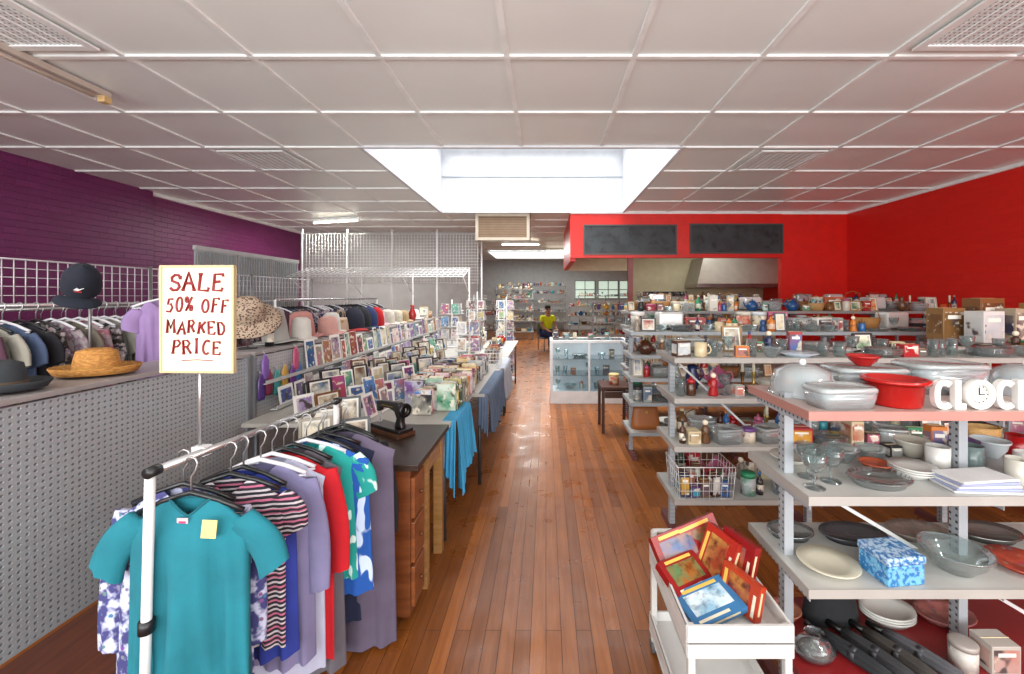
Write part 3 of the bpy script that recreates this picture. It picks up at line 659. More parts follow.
k = K('plastic_bag', 'bag', 'clear plastic bag of small goods'); k.part('bag', B().lathe([(0, 0), (.06, .005), (.075, .03), (.05, .06), (.02, .07), (.035, .09)], mat('b8c0c2', 'glass', .2), n=11, sy=.8)); k.part('bag_contents', B().sph((0, 0, .028), (.05, .04, .024), mat('6a4a3a', 'cover', h2='a0a0a0', s=2.)))
spawn(k, (.97, 1.52, z))
def umbrella(h):
    k = K('folded_umbrella', 'umbrella', f'{CN(h)} rolled compact umbrella', .05)
    rg = [[((.018+.007*sin(pi*t))*(1+.15*sin(6*a))*cos(a), -.11+.22*t, .024+(.018+.007*sin(pi*t))*(1+.15*sin(6*a))*sin(a)) for a in [2*pi*j/24 for j in range(24)]] for t in (0, .2, .5, .8, 1)]
    k.part('umbrella_canopy', B().loft(rg, mat(h, 'cloth'))); k.part('umbrella_handle', B().tube([(0, .11, .024), (0, .17, .024)], [.014, .012], mat('101010', 'plain', .3), 12))
    k.part('tie_strap', B().lathe([(.024, -.01), (.0265, -.01), (.0265, .01), (.024, .01)], mat('303034'), n=16), loc=(0, 0, .024), rot=(pi/2, 0, 0)); return k
for x, c, q in ((1.10, '1e2022', .5), (1.18, '2a2a2c', .45), (1.26, '35302c', .4), (1.34, '4a4a4e', .5)): spawn(umbrella(c), (x, 1.5, z), q, 'on the red base shelf', 'rolled umbrellas')
spawn(tin('b8b4ac', '98908a', .04, .09), (1.47, 1.48, z), 0, P1); spawn(carton('a8a098', 'a04030', .1, .08, .1), (1.58, 1.48, z), 0, P1)

# Unit B, C, D, E
gondola(.8, 3.5, 2.6, 3.02, [.29, .62, .92, 1.17], [.84, 1.75, 2.65, 3.45], 'open grey metal shelving filled with crockery and bric-a-brac', brace=[(.9, 1.1, 1.7, .35), (1.8, 1.1, 2.6, .35)])
spawn(basket('d8d8d8'), (1.0, 2.74, .29), 0, label='wire basket of small packets on the bottom shelf')
for i in range(5):
    for j in range(3): spawn(carton(ch(BR), ch(BR+WH), .055, .06, ch([.06, .1, .14]), 'packet_box'), (.875+.063*i, 2.66+.075*j, .297), R.uniform(-.2, .2), 'in the wire basket', 'small packets in the basket')
fill(1.25, 3.4, 2.7, .29, mixed, P1, maxh=.25); fill(.85, 3.4, 2.94, .29, mixed, P1, maxh=.25)
fill(.85, 3.4, 2.69, .62, mixed, P1, maxh=.2); fill(.85, 3.4, 2.91, .62, mixed, P1, maxh=.22)
fill(.83, 3.4, 2.70, .92, lambda: ch([ceram, glassy, small, small])(), P1, maxh=.17); fill(.85, 3.4, 2.92, .92, mixed, P1, maxh=.2)
fill(.82, 3.4, 2.69, 1.17, lambda: ch([glassy, glassy, ceram, small])(), P1, maxh=.13); fill(.83, 3.4, 2.91, 1.17, lambda: ch([mixed, glassy, mixed])(), P1, maxh=.19)
gondola(.8, 4.6, 3.95, 4.37, [.27, .55, .78, 1.0, 1.22], [.84, 1.8, 2.75, 3.7, 4.55], 'long open metal shelving crowded with household bric-a-brac', edge='98a0a4')
spawn(handbag('9a5a28'), (.97, 4.1, .27), 0, 'on the bottom shelf')
for z_, f_ in ((.27, mixed), (.55, mixed), (.78, mixed), (1.0, mixed)):
    fill(1.15 if z_ == .27 else .84, 2.2, 4.05, z_, f_, P1, maxh=.2)
    fill(.86, 1.6, 4.28, z_, f_, P1, maxh=.2)
fill(.84, 4.5, 4.05, 1.22, lambda: ch([glassy, mixed, mixed])(), P1, maxh=.18); fill(.86, 4.5, 4.27, 1.22, tallmix, P1, maxh=.25)
gondola(1.02, 5.4, 5.3, 5.75, [.3, .65, .95, 1.18, 1.37], [1.06, 2.1, 3.2, 4.3, 5.35], 'tall open metal shelving with kitchenware', edge='8a8a88')
for z_ in (.3, .65, .95): fill(1.06, 1.7, 5.42, z_, mixed, P1, maxh=.22)
fill(1.05, 5.3, 5.42, 1.18, mixed, P1, maxh=.16); fill(1.05, 5.3, 5.42, 1.37, mixed, P1, maxh=.2); fill(1.05, 5.3, 5.62, 1.37, tallmix, P1, maxh=.24, skip=.1)
gondola(1.45, 6.0, 6.9, 7.35, [.3, .7, 1.1, 1.42], [1.5, 2.6, 3.7, 4.8, 5.95], 'tall rear metal shelving with jars and boxes', edge='4a3a34', colr='6a5a50')
fill(1.5, 5.9, 7.02, 1.42, mixed, P1, maxh=.2, skip=.15); fill(1.5, 5.9, 7.2, 1.42, tallmix, P1, skip=.3, maxh=.22)
gondola(3.2, 5.9, 3.15, 3.6, [.4, .8, 1.2], [3.25, 4.6, 5.85], 'grey shelving beside the red wall', colr='5a4a42', edge='4a3c34')
for x, yy, c, c2, w, h_ in ((3.42, 3.28, 'd0ceca', 'b0b4b8', .18, .24), (3.66, 3.3, 'a89880', '3a3a50', .12, .26), (3.82, 3.3, '8a4838', '8a3020', .12, .18), (3.3, 3.47, '8a6438', '6a4828', .2, .26), (3.62, 3.48, '7a4e28', '3a2a20', .22, .34), (3.95, 3.38, '96703c', '305070', .14, .3), (4.2, 3.4, 'b0a898', '205070', .2, .2)):
    spawn(carton(c, c2, w, .14, h_), (x, yy, 1.2), .1, 'on shelving beside red wall', 'cartons')
fill(4.5, 5.8, 3.35, 1.2, tallmix, P1)

# glass counter
k = K('glass_display_counter', 'display case', 'white shop counter with glazed front and shelves'); wc = mat('f0f2f2', 'plain', .3)
b = B().box(0, 1.15, 0, .5, 0, .18, wc)
for x in (0, 1.11): b.box(x, x+.04, 0, .03, .18, .88, wc).box(x, x+.04, .47, .5, .18, .88, wc)
b.box(.555, .585, 0, .03, .18, .88, wc).box(.04, 1.11, .47, .5, .18, .88, wc).box(0, 1.15, 0, .03, .88, .92, wc).box(0, 1.15, .47, .5, .88, .92, wc).box(0, .04, .03, .47, .88, .92, wc).box(1.11, 1.15, .03, .47, .88, .92, wc); k.part('counter_body', b, bev=.003)
k.part('glass_front', B().add([(.04, .007, .18), (1.11, .007, .18), (1.11, .007, .88), (.04, .007, .88)], [(0, 1, 2, 3)], mat('e8f2f6', 'glass', .1)))
k.part('glass_top', B().add([(.04, .03, .915), (1.11, .03, .915), (1.11, .47, .915), (.04, .47, .915)], [(0, 1, 2, 3)], mat('e8f2f6', 'glass', .1)))
for z_ in (.4, .64): k.part('glass_shelf', B().box(.04, 1.11, .03, .46, z_, z_+.008, mat('c8d8dc', 'glass', .2)))
spawn(k, (.06, 6.1, 0))
for z_ in (.181, .409, .649): fill(.14, 1.1, 6.3, z_, lambda: ch([glassy, glassy, small])(), 'inside the glazed shop counter', maxh=.2, gap=.05)
fill(.1, 1.2, 6.5, .92, small, 'on the glazed shop counter', maxh=.12, gap=.06)
k = K('side_table', 'table', 'small dark timber side table'); dw = mat('4a2818', 'wood', .4)
k.part('table_top', B().box(-.17, .17, -.2, .2, .5, .53, dw), bev=.004)
for x in (-.15, .15):
    for y_ in (-.17, .17): k.part('leg', B().box(x-.016, x+.016, y_-.016, y_+.016, 0, .5, dw))
for y_ in (-.17, .17): k.part('table_rail', B().box(-.13, .13, y_-.008, y_+.008, .4, .47, dw))
spawn(k, (.80, 4.95, 0))
spawn(tin('b04030', 'e0c080'), (.80, 4.95, .53), 0, 'on the small side table')

# ------------------------------------------------------------------ kitchen
k = K('range_hood', 'range hood', 'large stainless steel kitchen range hood'); ss = mat('8a8a86', 'metal', .3); ss2 = mat('b4b2a6', 'plain', .35, .3)
k.part('hood_canopy', B().loft([[(0, 0, 0), (2.2, 0, 0), (2.2, 1., 0), (0, 1., 0)], [(0, 0, .1), (2.2, 0, .1), (2.2, 1., .1), (0, 1., .1)], [(.2, .1, .8), (2.2, .1, .8), (2.2, 1., .8), (.2, 1., .8)]], ss2, smooth=False))
k.part('hood_rim', B().box(-.01, 2.2, -.012, -.001, 0, .1, ss)); k.part('hood_duct', B().box(.7, 1.7, .5, .98, .8, 1.5, ss2)); spawn(k, (3.95, 10.95, 1.8))
k = K('servery_counter', 'counter', 'cream servery counter below the red bulkhead'); k.part('counter_base', B().box(1.9, 4.84, 8.85, 9.3, 0, 1.05, cream)); k.part('counter_top', B().box(1.85, 4.84, 8.8, 9.35, 1.05, 1.09, mat('5a3a2a', 'plain', .3)), bev=.005); spawn(k)
fill(1.95, 4.7, 9.05, 1.09, tallmix, 'on the servery counter', skip=.3)
k = K('kitchen_rack', 'shelf', 'steel kitchen shelf rack loaded with dark cookware')
for x in (2.6, 4.4):
    for y_ in (11.4, 11.8): k.part('rack_leg', B().box(x-.02, x+.02, y_-.02, y_+.02, 0, 1.7, ss))
for z_ in (.6, 1.2, 1.55): k.part('rack_shelf', B().box(2.58, 4.42, 11.38, 11.82, z_, z_+.03, ss))
spawn(k); fill(2.65, 4.35, 11.6, 1.23, tallmix, 'on the kitchen rack', skip=.3); fill(2.65, 3.9, 11.6, 1.58, lambda: tin('303030', '505050', .1, .12), 'on the kitchen rack', skip=.3)

# ------------------------------------------------------------------ left partition
gm = mat('b2b8bc', 'dots', .35, .35, h2='7a8085', s=.72)
def partition(y0, y1, lab, m):
    k = K('pegboard_partition', 'display partition', lab); fm = mat('8c9093', 'plain', .4, .3)
    k.part('perforated_panel', B().box(-2.02, -2.0, y0+.02, y1-.02, .2, 1.14, m))
    for yy in (y0, y1-.025): k.part('partition_frame', B().box(-2.035, -1.985, yy, yy+.025, 0, 1.149, fm))
    k.part('top_shelf', B().box(-2.33, -1.985, y0, y1, 1.15, 1.172, mat('989290', 'plain', .4)), bev=.003)
    for yy in (y0, y1-.03): k.part('shelf_support', B().box(-2.32, -2.29, yy, yy+.03, 0, 1.15, fm))
    spawn(k)
partition(.9, 2.82, 'silvery perforated metal partition panel with top ledge', gm)
for i in range(3): partition(2.86+i*1.75, 4.60+i*1.75, 'light grey perforated metal partition with top ledge', mat('bcc0c2', 'dots', .4, .2, h2='8e9294', s=.7))
k = K('timber_plinth', 'bench', 'low dark timber plinth at partition foot'); k.part('plinth_top', B().box(-1.98, -1.5, .9, 2.3, .17, .2, mat('4a2014', 'woody', .3, h2='6a341a'))); k.part('plinth_base', B().box(-1.95, -1.55, .92, 2.28, 0, .17, mat('8a4a20', 'woody', .4))); spawn(k)

def hat(h, crown=.1, rb=.19, hh=.11, kd='straw', band=None, up=.03, nm='sun_hat', lab='hat', h2=None, droop=0, ps=1.):
    k = K(nm, 'hat', lab, 2*rb, 2*rb, hh); m = mat(h, kd, .8, h2=h2, s=ps)
    k.part('crown', B().lathe([(crown, .012), (crown*.97, hh*.5), (crown*.85, hh*.9), (crown*.5, hh), (0, hh*.93)], m, n=24, sy=.85))
    k.part('brim', B().lathe([(crown*.96, .012), (crown*1.3, .008-droop*.3), (rb*.9, .012-droop*.7), (rb, .012+up-droop), (rb*.985, .018+up-droop), (rb*.88, .018-droop*.7), (crown*1.2, .014-droop*.2), (crown*.96, .018)], m, n=28, sy=.85))
    if band: k.part('hat_band', B().lathe([(crown*1.005, .016), (crown*1.02, .018), (crown*1.0, .042), (crown*.98, .044)], mat(band, 'cloth'), n=24, sy=.85))
    return k
Z = 1.173
spawn(hat('c08a44', .088, .165, .13, h2='98642c', lab='natural straw sun hat on the partition ledge', band='b88840', up=.03), (-2.17, 2.03, Z), .3)
spawn(hat('303438', .085, .155, .125, 'cloth', '5a4a3a', .025, 'fedora_hat', 'dark grey fedora with brown band on ledge'), (-2.17, 1.66, Z), .2)
spawn(hat('a89480', .11, .21, .16, 'leopard', None, -.02, 'sun_hat', 'leopard print fabric sun hat tilted on a wire stand', h2='3a2a20', droop=.02, ps=1.2), (-2.14, 3.02, Z+.23), rot=(.8, .0, .5))
hs = [(3.38, 'a8a6a0', .2, 'pale grey felt hat with soft brim', 1.15, -2.17), (3.6, 'd0ccc4', .14, 'white cotton bucket hat', .95, -2.1), (3.8, 'b88078', .17, 'pink cotton bucket hat', 1.25, -2.2), (4.1, 'c89a90', .13, 'peach cotton bucket hat', 1.1, -2.12), (4.32, 'c8c4bc', .15, 'white cotton bucket hat', 1., -2.2), (5.52, 'c8a8b0', .13, 'pale pink woven hat', 1., -2.2), (5.75, 'c8c2b4', .14, 'white woven hat', 1.15, -2.17), (6.05, 'c0b8a4', .13, 'cream woven hat', 1.15, -2.17), (6.35, 'a89068', .12, 'tan woven hat', 1.15, -2.17), (6.9, 'd0ccc4', .12, 'white cotton hat', 1.2, -2.17)]
for y_, c, hh_, lb, s_, x_ in hs: spawn(hat(c, .085, .14, hh_, 'straw' if 5 < y_ < 6.5 else 'cloth', None, -.0, 'bucket_hat', lb+' on the ledge'), (x_, y_, Z), rot=(R.uniform(0, .12), R.uniform(-.1, .1), .1), sc=(s_, s_, 1.45))
spawn(handbag('b8a088'), (-2.2, 4.5, Z), 1.2, 'on the partition ledge', sc=.7)
k = K('hat_stand', 'stand', 'small wire stand holding a hat on ledge'); k.part('stand_base', B().lathe([(0, 0), (.06, 0), (.06, .008), (0, .01)], mat('303030'))); k.part('stand_pole', B().tube([(0, 0, .008), (0, 0, .3)], .005, mat('808080', 'metal'))); spawn(k, (-2.18, 3.07, Z))
def cap(h, lab, h2=None, logo=False):
    k = K('baseball_cap', 'cap', lab, .2); m = mat(h, 'cloth')
    k.part('crown', B().lathe([(.09, 0), (.094, .035), (.086, .08), (.055, .115), (0, .128)], m, n=20))
    vs = []; fs = []
    for i in range(11):
        a = pi*1.5+(-1.05+2.1*i/10)
        for r_, z_ in ((.088, .006), (.13, .008), (.165, -.004)):
            q = 1-.5*(abs(i-5)/5)**3 if r_ > .1 else 1
            rr_ = .088+(r_-.088)*q
            vs.append((rr_*cos(a), rr_*sin(a), z_-.018*((i-5)/5)**2))
    for i in range(10):
        for j in range(2): fs.append((i*3+j, i*3+j+1, i*3+j+4, i*3+j+3))
    vm_ = [(x, y_, z_-.004) for x, y_, z_ in vs]; n = len(vs)
    k.part('visor', B().add(vs+vm_, fs+[tuple(n+q for q in f[::-1]) for f in fs], mat(h2 or h, 'cloth'), True)); k.part('cap_button', B().sph((0, 0, .129), .007, m))
    if logo: k.part('logo', B().prism([(-.02, 0), (.0, -.003), (.024, .014), (.004, .006), (-.008, .012)], -.002, .002, mat('e8e8e8', 'plain')).prism([(-.018, -.009), (.016, -.009), (.016, -.005), (-.018, -.005)], -.002, .002, mat('b83030', 'plain')), loc=(0, -.0945, .05), rot=(-.15, 0, 0))
    return k
for y_, c, c2, lb in ((4.7, '1c2030', 'a02020', 'black cap with red visor on ledge'), (4.88, '14161c', None, 'black baseball cap on ledge'), (5.08, '20305a', None, 'navy baseball cap on ledge')): spawn(cap(c, lb, c2), (-2.15, y_, Z+.02), .9, sc=(1.25, 1.1, 1.9))
spawn(cap('141a28', 'navy cap with white and red emblem on stand', None, True), (-2.27, 2.05, 1.585), rot=(.75, .15, .75), sc=(.75, .75, 1.2))
k = K('cap_stand', 'stand', 'thin metal stand holding the navy cap'); k.part('stand_pole', B().tube([(0, 0, .008), (0, 0, .47)], .006, mat('8a8a8a', 'metal'))); k.part('stand_base', B().lathe([(0, 0), (.04, 0), (.04, .008), (0, .01)], mat('505050'))); spawn(k, (-2.28, 2.1, Z))
for x, y_, kk in [(-2.12, 3.22, bottle('1a1a1c', '1a1a1c', .22, .03)), (-2.24, 3.56, vase('6a3a6a', .04, .2)), (-2.1, 6.6, vase('a02828', .06, .25)), (-2.15, 7.2, bowl('d8d4c8', .1, .08)), (-2.15, 7.4, frame('b8a070')), (-2.15, 7.7, tin('a04030', 'c0b090'))]: spawn(kk, (x, y_, Z), .4, 'on the partition ledge')
k = K('knitted_beanie', 'hat', 'red knitted beanie on the ledge'); k.part('b', B().lathe([(.09, 0), (.1, .02), (.1, .1), (.08, .2), (.03, .25), (0, .25)], mat('b8181c', 'cloth'), n=16, sy=.7)); spawn(k, (-2.15, 5.32, Z))

# ------------------------------------------------------------------ garments
def garment(name, lab, m, L=.6, w=.2, sleeve=.16, seed=0, dp=.03, hem=1.05, neck=.07, cat='clothing', band=None, out=.012):
    k = K(name, cat, lab); r_ = random.Random(seed); ph = r_.uniform(0, 6); rings = []; n = 64
    zs = [0, -.012, -.035, -.06, -.1, -.16, -.24, -.34, -.45]
    zs = [z_ for z_ in zs if z_ > -L+.05]+[-.45-(L-.45)*q for q in (.25, .5, .75, 1.)] if L > .5 else [z_ for z_ in zs if z_ > -L+.04]+[-L]
    for z_ in zs:
        q = min(1, -z_/.06); hw = neck+(w*.93-neck)*q**.8; tt = -z_/L
        hw *= 1 if z_ > -.1 else (.95+(hem-.95)*tt)
        d = .012+dp*min(1, -z_/.1); ring = []; dz = -.012*tt*sin(3.3*ph)
        for j in range(n):
            a = 2*pi*j/n; c, s_ = cos(a), sin(a)
            rip = 1+.5*tt*sin(8*c+ph+4*tt)+.3*tt*sin(17*c+ph*2-3*tt)
            zz = z_-(neck*.75*max(0, -s_)*(1-abs(c))*max(0, 1+z_/.05) if z_ > -.05 else 0)+dz*c
            zz -= .022*abs(c)*max(0, 1-tt*4) if z_ < -.02 else 0
            ring.append((hw*(abs(c)**.85)*(1 if c > 0 else -1), d*s_*rip+.018*tt*sin(5*c+ph)+.008*tt*sin(19*c+ph), zz))
        rings.append(ring)
    k.part('garment_body', B().loft(rings, m, False, False))
    if band: k.part('neckband', B().tube(rings[0]+[rings[0][0]], .004, mat(band, 'cloth'), 5))
    if sleeve:
        for sgn in (-1, 1):
            rg = []; P0 = Vector((sgn*w*.72, 0, -.062)); P1_ = Vector((sgn*(w+out), 0, -.085-sleeve))
            for i in range(8):
                u = i/7; p = P0.lerp(P1_, u); p.x += sgn*.02*sin(pi*u); p.z += .01*sin(pi*u); dr = (P1_-P0).normalized(); nn = Vector((-dr.z, 0, dr.x))*sgn
                rad = (.048+.004*u if sleeve < .3 else .048-.012*u)
                rg.append([tuple(p+nn*rad*cos(2*pi*j/14)+Vector((0, 1, 0))*(.45*dp+.01)*sin(2*pi*j/14)*(1+.25*sin(3*j+i))) for j in range(14)])
            k.part('sleeve', B().loft(rg, m, True, False))
    return k
def hangerk(h):
    k = K('clothes_hanger', 'hanger', f'{CN(h)} plastic clothes hanger on the rail'); m = mat(h, 'plain', .3)
    k.part('hanger_hook', B().tube([(.0, 0, -.095), (0, 0, -.04), (.012, 0, -.022), (.018, 0, 0), (.012, 0, .014), (0, 0, .019), (-.012, 0, .014), (-.018, 0, 0)], .003, mat('b8b8b8', 'metal', .3)))
    k.part('hanger_arms', B().tube([(-.15, 0, -.142), (-.08, 0, -.11), (0, 0, -.085), (.08, 0, -.11), (.15, 0, -.142)], .008, m).tube([(-.15, 0, -.15), (.15, 0, -.15)], .004, m)); return k
hk = {c: hangerk(c) for c in ('16181a', 'd8d8dc')}
RZ = 1.055
def rail_x(y_): return -1.115+(y_-1.2)*.15
k = K('clothes_rack', 'clothes rack', 'white metal garment rail filled with hanging clothes'); wp = mat('dcdcda', 'plain', .3); bk = mat('18181a', 'plain', .4)
a, c = (rail_x(1.19), 1.19), (rail_x(2.0), 2.0)
k.part('rail_tube', B().tube([(a[0], a[1], RZ), (c[0], c[1], RZ)], .012, mat('c0c0c0', 'metal', .25), 12))
for q in (a, c):
    sg = 1 if q is a else -1
    k.part('upright_pole', B().tube([(q[0]-.03*sg, q[1]+.02*sg-.02, .05), (q[0]-.005, q[1]+.0*sg, RZ-.012)], .0125, wp, 12))
    k.part('base_bar', B().tube([(q[0]-.2, q[1], .05), (q[0]+.2, q[1], .05)], .013, wp, 10))
    k.part('end_cap', B().tube([(q[0], q[1]-.015, RZ), (q[0]+.0, q[1]+.02, RZ)], .016, bk, 12))
    for s_ in (-.18, .18): k.part('caster', B().tube([(q[0]+s_, q[1]-.012, .02), (q[0]+s_, q[1]+.012, .02)], .02, bk, 12))
k.part('pole_clamp', B().tube([(a[0]-.016, a[1]-.0, .60), (a[0]-.015, a[1]-.0, .635)], .019, bk, 12)); spawn(k)
G = [
 (1.25, 't_shirt', 'teal short-sleeved t-shirt facing the shop', mat('11707e', 'cloth'), .66, .19, .13, 1.0, '16181a'),
 (1.31, 'blouse', 'blue and white patterned blouse with long sleeves', mat('b8bcd4', 'print', .8, h2='3a3a70'), .66, .21, .4, 1.1, '16181a'),
 (1.38, 't_shirt', 'striped navy maroon and white top', mat('201c26', 'stripe', .9, h2='b8b0b4', s=1.5), .55, .19, .1, 1.0, '16181a'),
 (1.44, 'blouse', 'navy blue blouse hanging on rail', mat('24348a', 'cloth'), .62, .205, .0, 1.0, '16181a'),
 (1.50, 'cardigan', 'lilac grey cardigan on rail', mat('7c789c', 'cloth'), .72, .195, .38, 1.0, 'd8d8dc'),
 (1.56, 'blouse', 'white long blouse on rail', mat('b4b6cc', 'cloth'), .8, .20, .0, 1.0, 'd8d8dc'),
 (1.61, 'cardigan', 'bright red cardigan on rail', mat('b80c1c', 'cloth'), .78, .215, .36, 1.0, '16181a'),
 (1.66, 'dress', 'grey knitted dress on rail', mat('5e5a62', 'cloth'), .86, .205, .0, 1.05, '16181a'),
 (1.71, 't_shirt', 'mint green top with white leaf print', mat('189088', 'leaf', .9, h2='c8e8e0'), .56, .225, .14, 1.05, 'd8d8dc'),
 (1.75, 't_shirt', 'royal blue top with white print', mat('1850a0', 'leaf', .9, h2='c0d4ec', s=.8), .62, .23, .0, 1.05, '16181a'),
 (1.80, 'dress', 'navy sleeveless dress on rail', mat('161e3a', 'cloth'), .8, .225, .0, 1.0, '16181a'),
 (1.86, 'dress', 'mauve grey long dress on rail', mat('5e5468', 'cloth'), .93, .24, .0, 1.0, '16181a'),
 (1.92, 'jacket', 'black long-sleeved jacket on rail', mat('141418', 'cloth'), .62, .22, .38, 1.0, '16181a')]
for i, (y_, nm, lb, m, L_, w_, sl, hem, hc) in enumerate(G):
    x_ = rail_x(y_)+(.052 if i == 0 else -.03 if i == 1 else .035+.004*i+R.uniform(-.015, .015)); rz = R.uniform(-.14, .14) if i else 0
    if i == 11: x_ += .055
    spawn(garment(nm, lb, m, L_, w_, sl, i, .018 if i else .03, hem, neck=.06, band='0d5c68' if i == 0 else None, out=.05 if i == 0 else .0), (x_, y_, RZ-.105), rz+.05)
    spawn(hk[hc], (x_, y_, RZ), rz+.05, group='clothes hangers on the white rail')
k = K('price_tag', 'tag', 'yellow paper price tag pinned to teal shirt'); k.part('t', B().box(-.02, .02, -.001, .001, -.026, .026, mat('d8cc80', 'plain', .6))); spawn(k, (-.965, 1.203, .885), rot=(0, .1, .1))
k = K('neck_tag', 'tag', 'small pink neck label at teal shirt collar'); k.part('t', B().box(-.016, .016, -.001, .001, -.012, .012, mat('c8b0b8', 'plain', .6)).box(-.01, .01, -.0016, -.001, -.003, .003, mat('b03060', 'plain', .6))); spawn(k, (rail_x(1.25)+.05, 1.222, .895), rot=(0, 0, 0))
k = K('sale_sign', 'sign', 'cream handwritten sale sign on thin pole above garment rail'); sx = rail_x(1.35)-.026
k.part('sign_board', B().box(-.118, .118, -.004, .004, .005, .34, mat('ddd3ba', 'plain', .5)))
b = B(); fm = mat('b8a47c', 'plain', .5)
for a in ((-.123, .123, 0, .008), (-.123, .123, .338, .346), (-.123, -.115, .008, .338), (.115, .123, .008, .338)): b.box(a[0], a[1], -.007, .006, a[2], a[3], fm)
k.part('sign_frame', b, bev=.001); rm = mat('80101a', 'plain', .5)
for s_, z_, h_, w_, r_ in (('SALE', .266, .052, .039, .0048), ('50% OFF', .196, .042, .0235, .0036), ('MARKED', .128, .040, .026, .0038), ('PRICE', .062, .042, .029, .0038)):
    b = B(); handtext(b, s_, 0, z_, h_, w_, .0085, rm, r_); k.part('lettering', b)
k.part('underline', B().tube([(-.05, -.0045, .040), (0, -.0045, .043), (.055, -.0045, .040)], .0018, rm, 4)); k.part('sign_pole', B().tube([(0, .008, -.245), (0, .008, .1)], .005, mat('c8c8c8', 'metal', .3), 8)); k.part('pole_clip', B().box(-.012, .03, -.012, .02, -.265, -.235, mat('d8d8d8', 'plain')))
spawn(k, (sx, 1.35, 1.306), -.04)

def long_rack(x_, y0, y1, z_, n, seed, lab, pal):
    r_ = random.Random(seed); k = K('clothes_rack', 'clothes rack', lab)
    k.part('rail_tube', B().tube([(x_, y0-.05, z_), (x_, y1+.05, z_)], .013, mat('d0d0d0', 'metal', .25), 10))
    for y_ in (y0-.05, y1+.05): k.part('upright_pole', B().tube([(x_, y_, .0), (x_, y_, z_+.0)], .013, wp, 10)); k.part('base_bar', B().box(x_-.22, x_+.22, y_-.02, y_+.02, 0, .03, wp))
    spawn(k); prot = []
    for i, (c, nm) in enumerate(pal):
        prot.append(garment(nm, f'{CN(c)} {nm} hanging on crowded rail', mat(c, 'cloth' if i % 3 else 'print', .9, h2='988e90' if i % 3 == 0 else None), r_.uniform(.6, .85), .19, .4 if nm in ('jacket', 'coat', 'cardigan') else .15, seed+i, .018))
    for i in range(n):
        y_ = y0+(y1-y0)*i/(n-1); q = r_.uniform(-.08, .08); p = r_.choice(prot)
        spawn(p, (x_, y_, z_-.105), q, group='garments on the crowded rail'); spawn(hk[r_.choice(['16181a', 'd8d8dc'])], (x_, y_, z_), q, group='hangers on the crowded rail')
PAL = [('7a6070', 'blouse'), ('20222a', 'jacket'), ('989488', 'shirt'), ('3a3a58', 'dress'), ('7a2838', 'blouse'), ('2a2a34', 'shirt'), ('985868', 'cardigan'), ('4a2a3a', 'jacket'), ('4a5a78', 'shirt'), ('282420', 'coat'), ('1c1c22', 'blouse'), ('6a6458', 'shirt')]
long_rack(-3.05, 2.2, 4.3, 1.5, 28, 3, 'long garment rail crowded with clothes', PAL)
long_rack(-3.0, 4.7, 7.4, 1.52, 30, 9, 'long garment rail crowded with dark clothes', PAL)
long_rack(-4.2, 3.2, 5.4, 1.45, 16, 19, 'garment rail beside the purple wall', PAL)
lil = garment('blouse', 'lilac blouse hanging behind the pegboard partition', mat('9a80b0', 'cloth'), .6, .14, .12, 77, .03); spawn(lil, (-2.68, 2.93, 1.52), .8); spawn(hk['d8d8dc'], (-2.68, 2.93, 1.625), .8)
k = K('hook_stand', 'stand', 'metal stand holding a lilac blouse'); k.part('p', B().tube([(0, 0, 0), (0, 0, 1.63), (0, -.06, 1.625)], .01, mat('909090', 'metal'), 8)); spawn(k, (-2.68, 2.99, 0))

def wgrid(w, h, sx, sz, r=.004, h_='b0b0b0'):
    k = K('wire_grid_panel', 'wire grid', 'white wire display grid panel'); m = mat(h_, 'plain', .4, .2); b = B()
    n = int(w/sx); q = int(h/sz)
    for i in range(n+1): b.tube([(w*i/n, 0, 0), (w*i/n, 0, h)], r, m, 4)
    for i in range(q+1): b.tube([(0, .004, h*i/q), (w, .004, h*i/q)], r, m, 4)
    k.part('wire_mesh', b); k.part('panel_edge', B().tube([(0, 0, 0), (w, 0, 0), (w, 0, h), (0, 0, h), (0, 0, 0)], r*1.8, m, 6)); return k
g1 = wgrid(1.25, .3, .06, .06, .0035, 'd0ccd0')
for i in range(3): spawn(g1, (-3.5, 2.45+i*1.28, 1.5), pi/2, group='wire grids above the clothes rail', label='chrome wire grid panel above the clothes rail')
k = K('panel_post', 'post', 'slim steel post carrying wire grid'); k.part('p', B().tube([(0, 0, 0), (0, 0, 1.82)], .012, mat('909090', 'metal'), 8))
for i in range(4): spawn(k, (-3.5, 2.435+i*1.28, 0), group='wire grid posts')
g2 = wgrid(.93, 1.05, .065, .065, .005, 'e4e4e0')
k2 = K('panel_post', 'post', 'tall white steel post carrying wire grid'); k2.part('p', B().tube([(0, 0, 0), (0, 0, 3.0)], .018, mat('ececea', 'plain'), 8))
for i in range(4): spawn(g2, (-5.2+i*.96, 9.0, 1.85), group='tall wire grids', label='tall white wire grid partition panel')
for i in range(5): spawn(k2, (-5.22+i*.96, 9.0, 0), group='tall grid posts')
k = K('slat_panel', 'display panel', 'grey slotted metal display panel'); b = B(); m = mat('b4babc', 'plain', .4, .2)
b.box(0, .78, 0, .02, 0, 2.2, m)
for i in range(13): b.box(.03+i*.058, .05+i*.058, -.012, 0, .1, 2.18, mat('949a9c', 'plain', .4))
k.part('panel_sheet', b); k.part('panel_cap', B().box(-.01, .79, -.015, .03, 2.2, 2.26, mat('c0c4c4', 'plain', .4)))
for i in range(3): spawn(k, (-4.8, 5.75+i*.8, 0), pi/2, group='slotted metal display panels')
k = K('wire_canopy_rack', 'rack', 'white wire display rack with sloping top'); m = mat('f0f0ee', 'plain', .4); b = B()
for i in range(34): x = -4.7+i*.097; b.tube([(x, 7.6, 1.92), (x, 8.3, 2.12)], .005, m, 4)
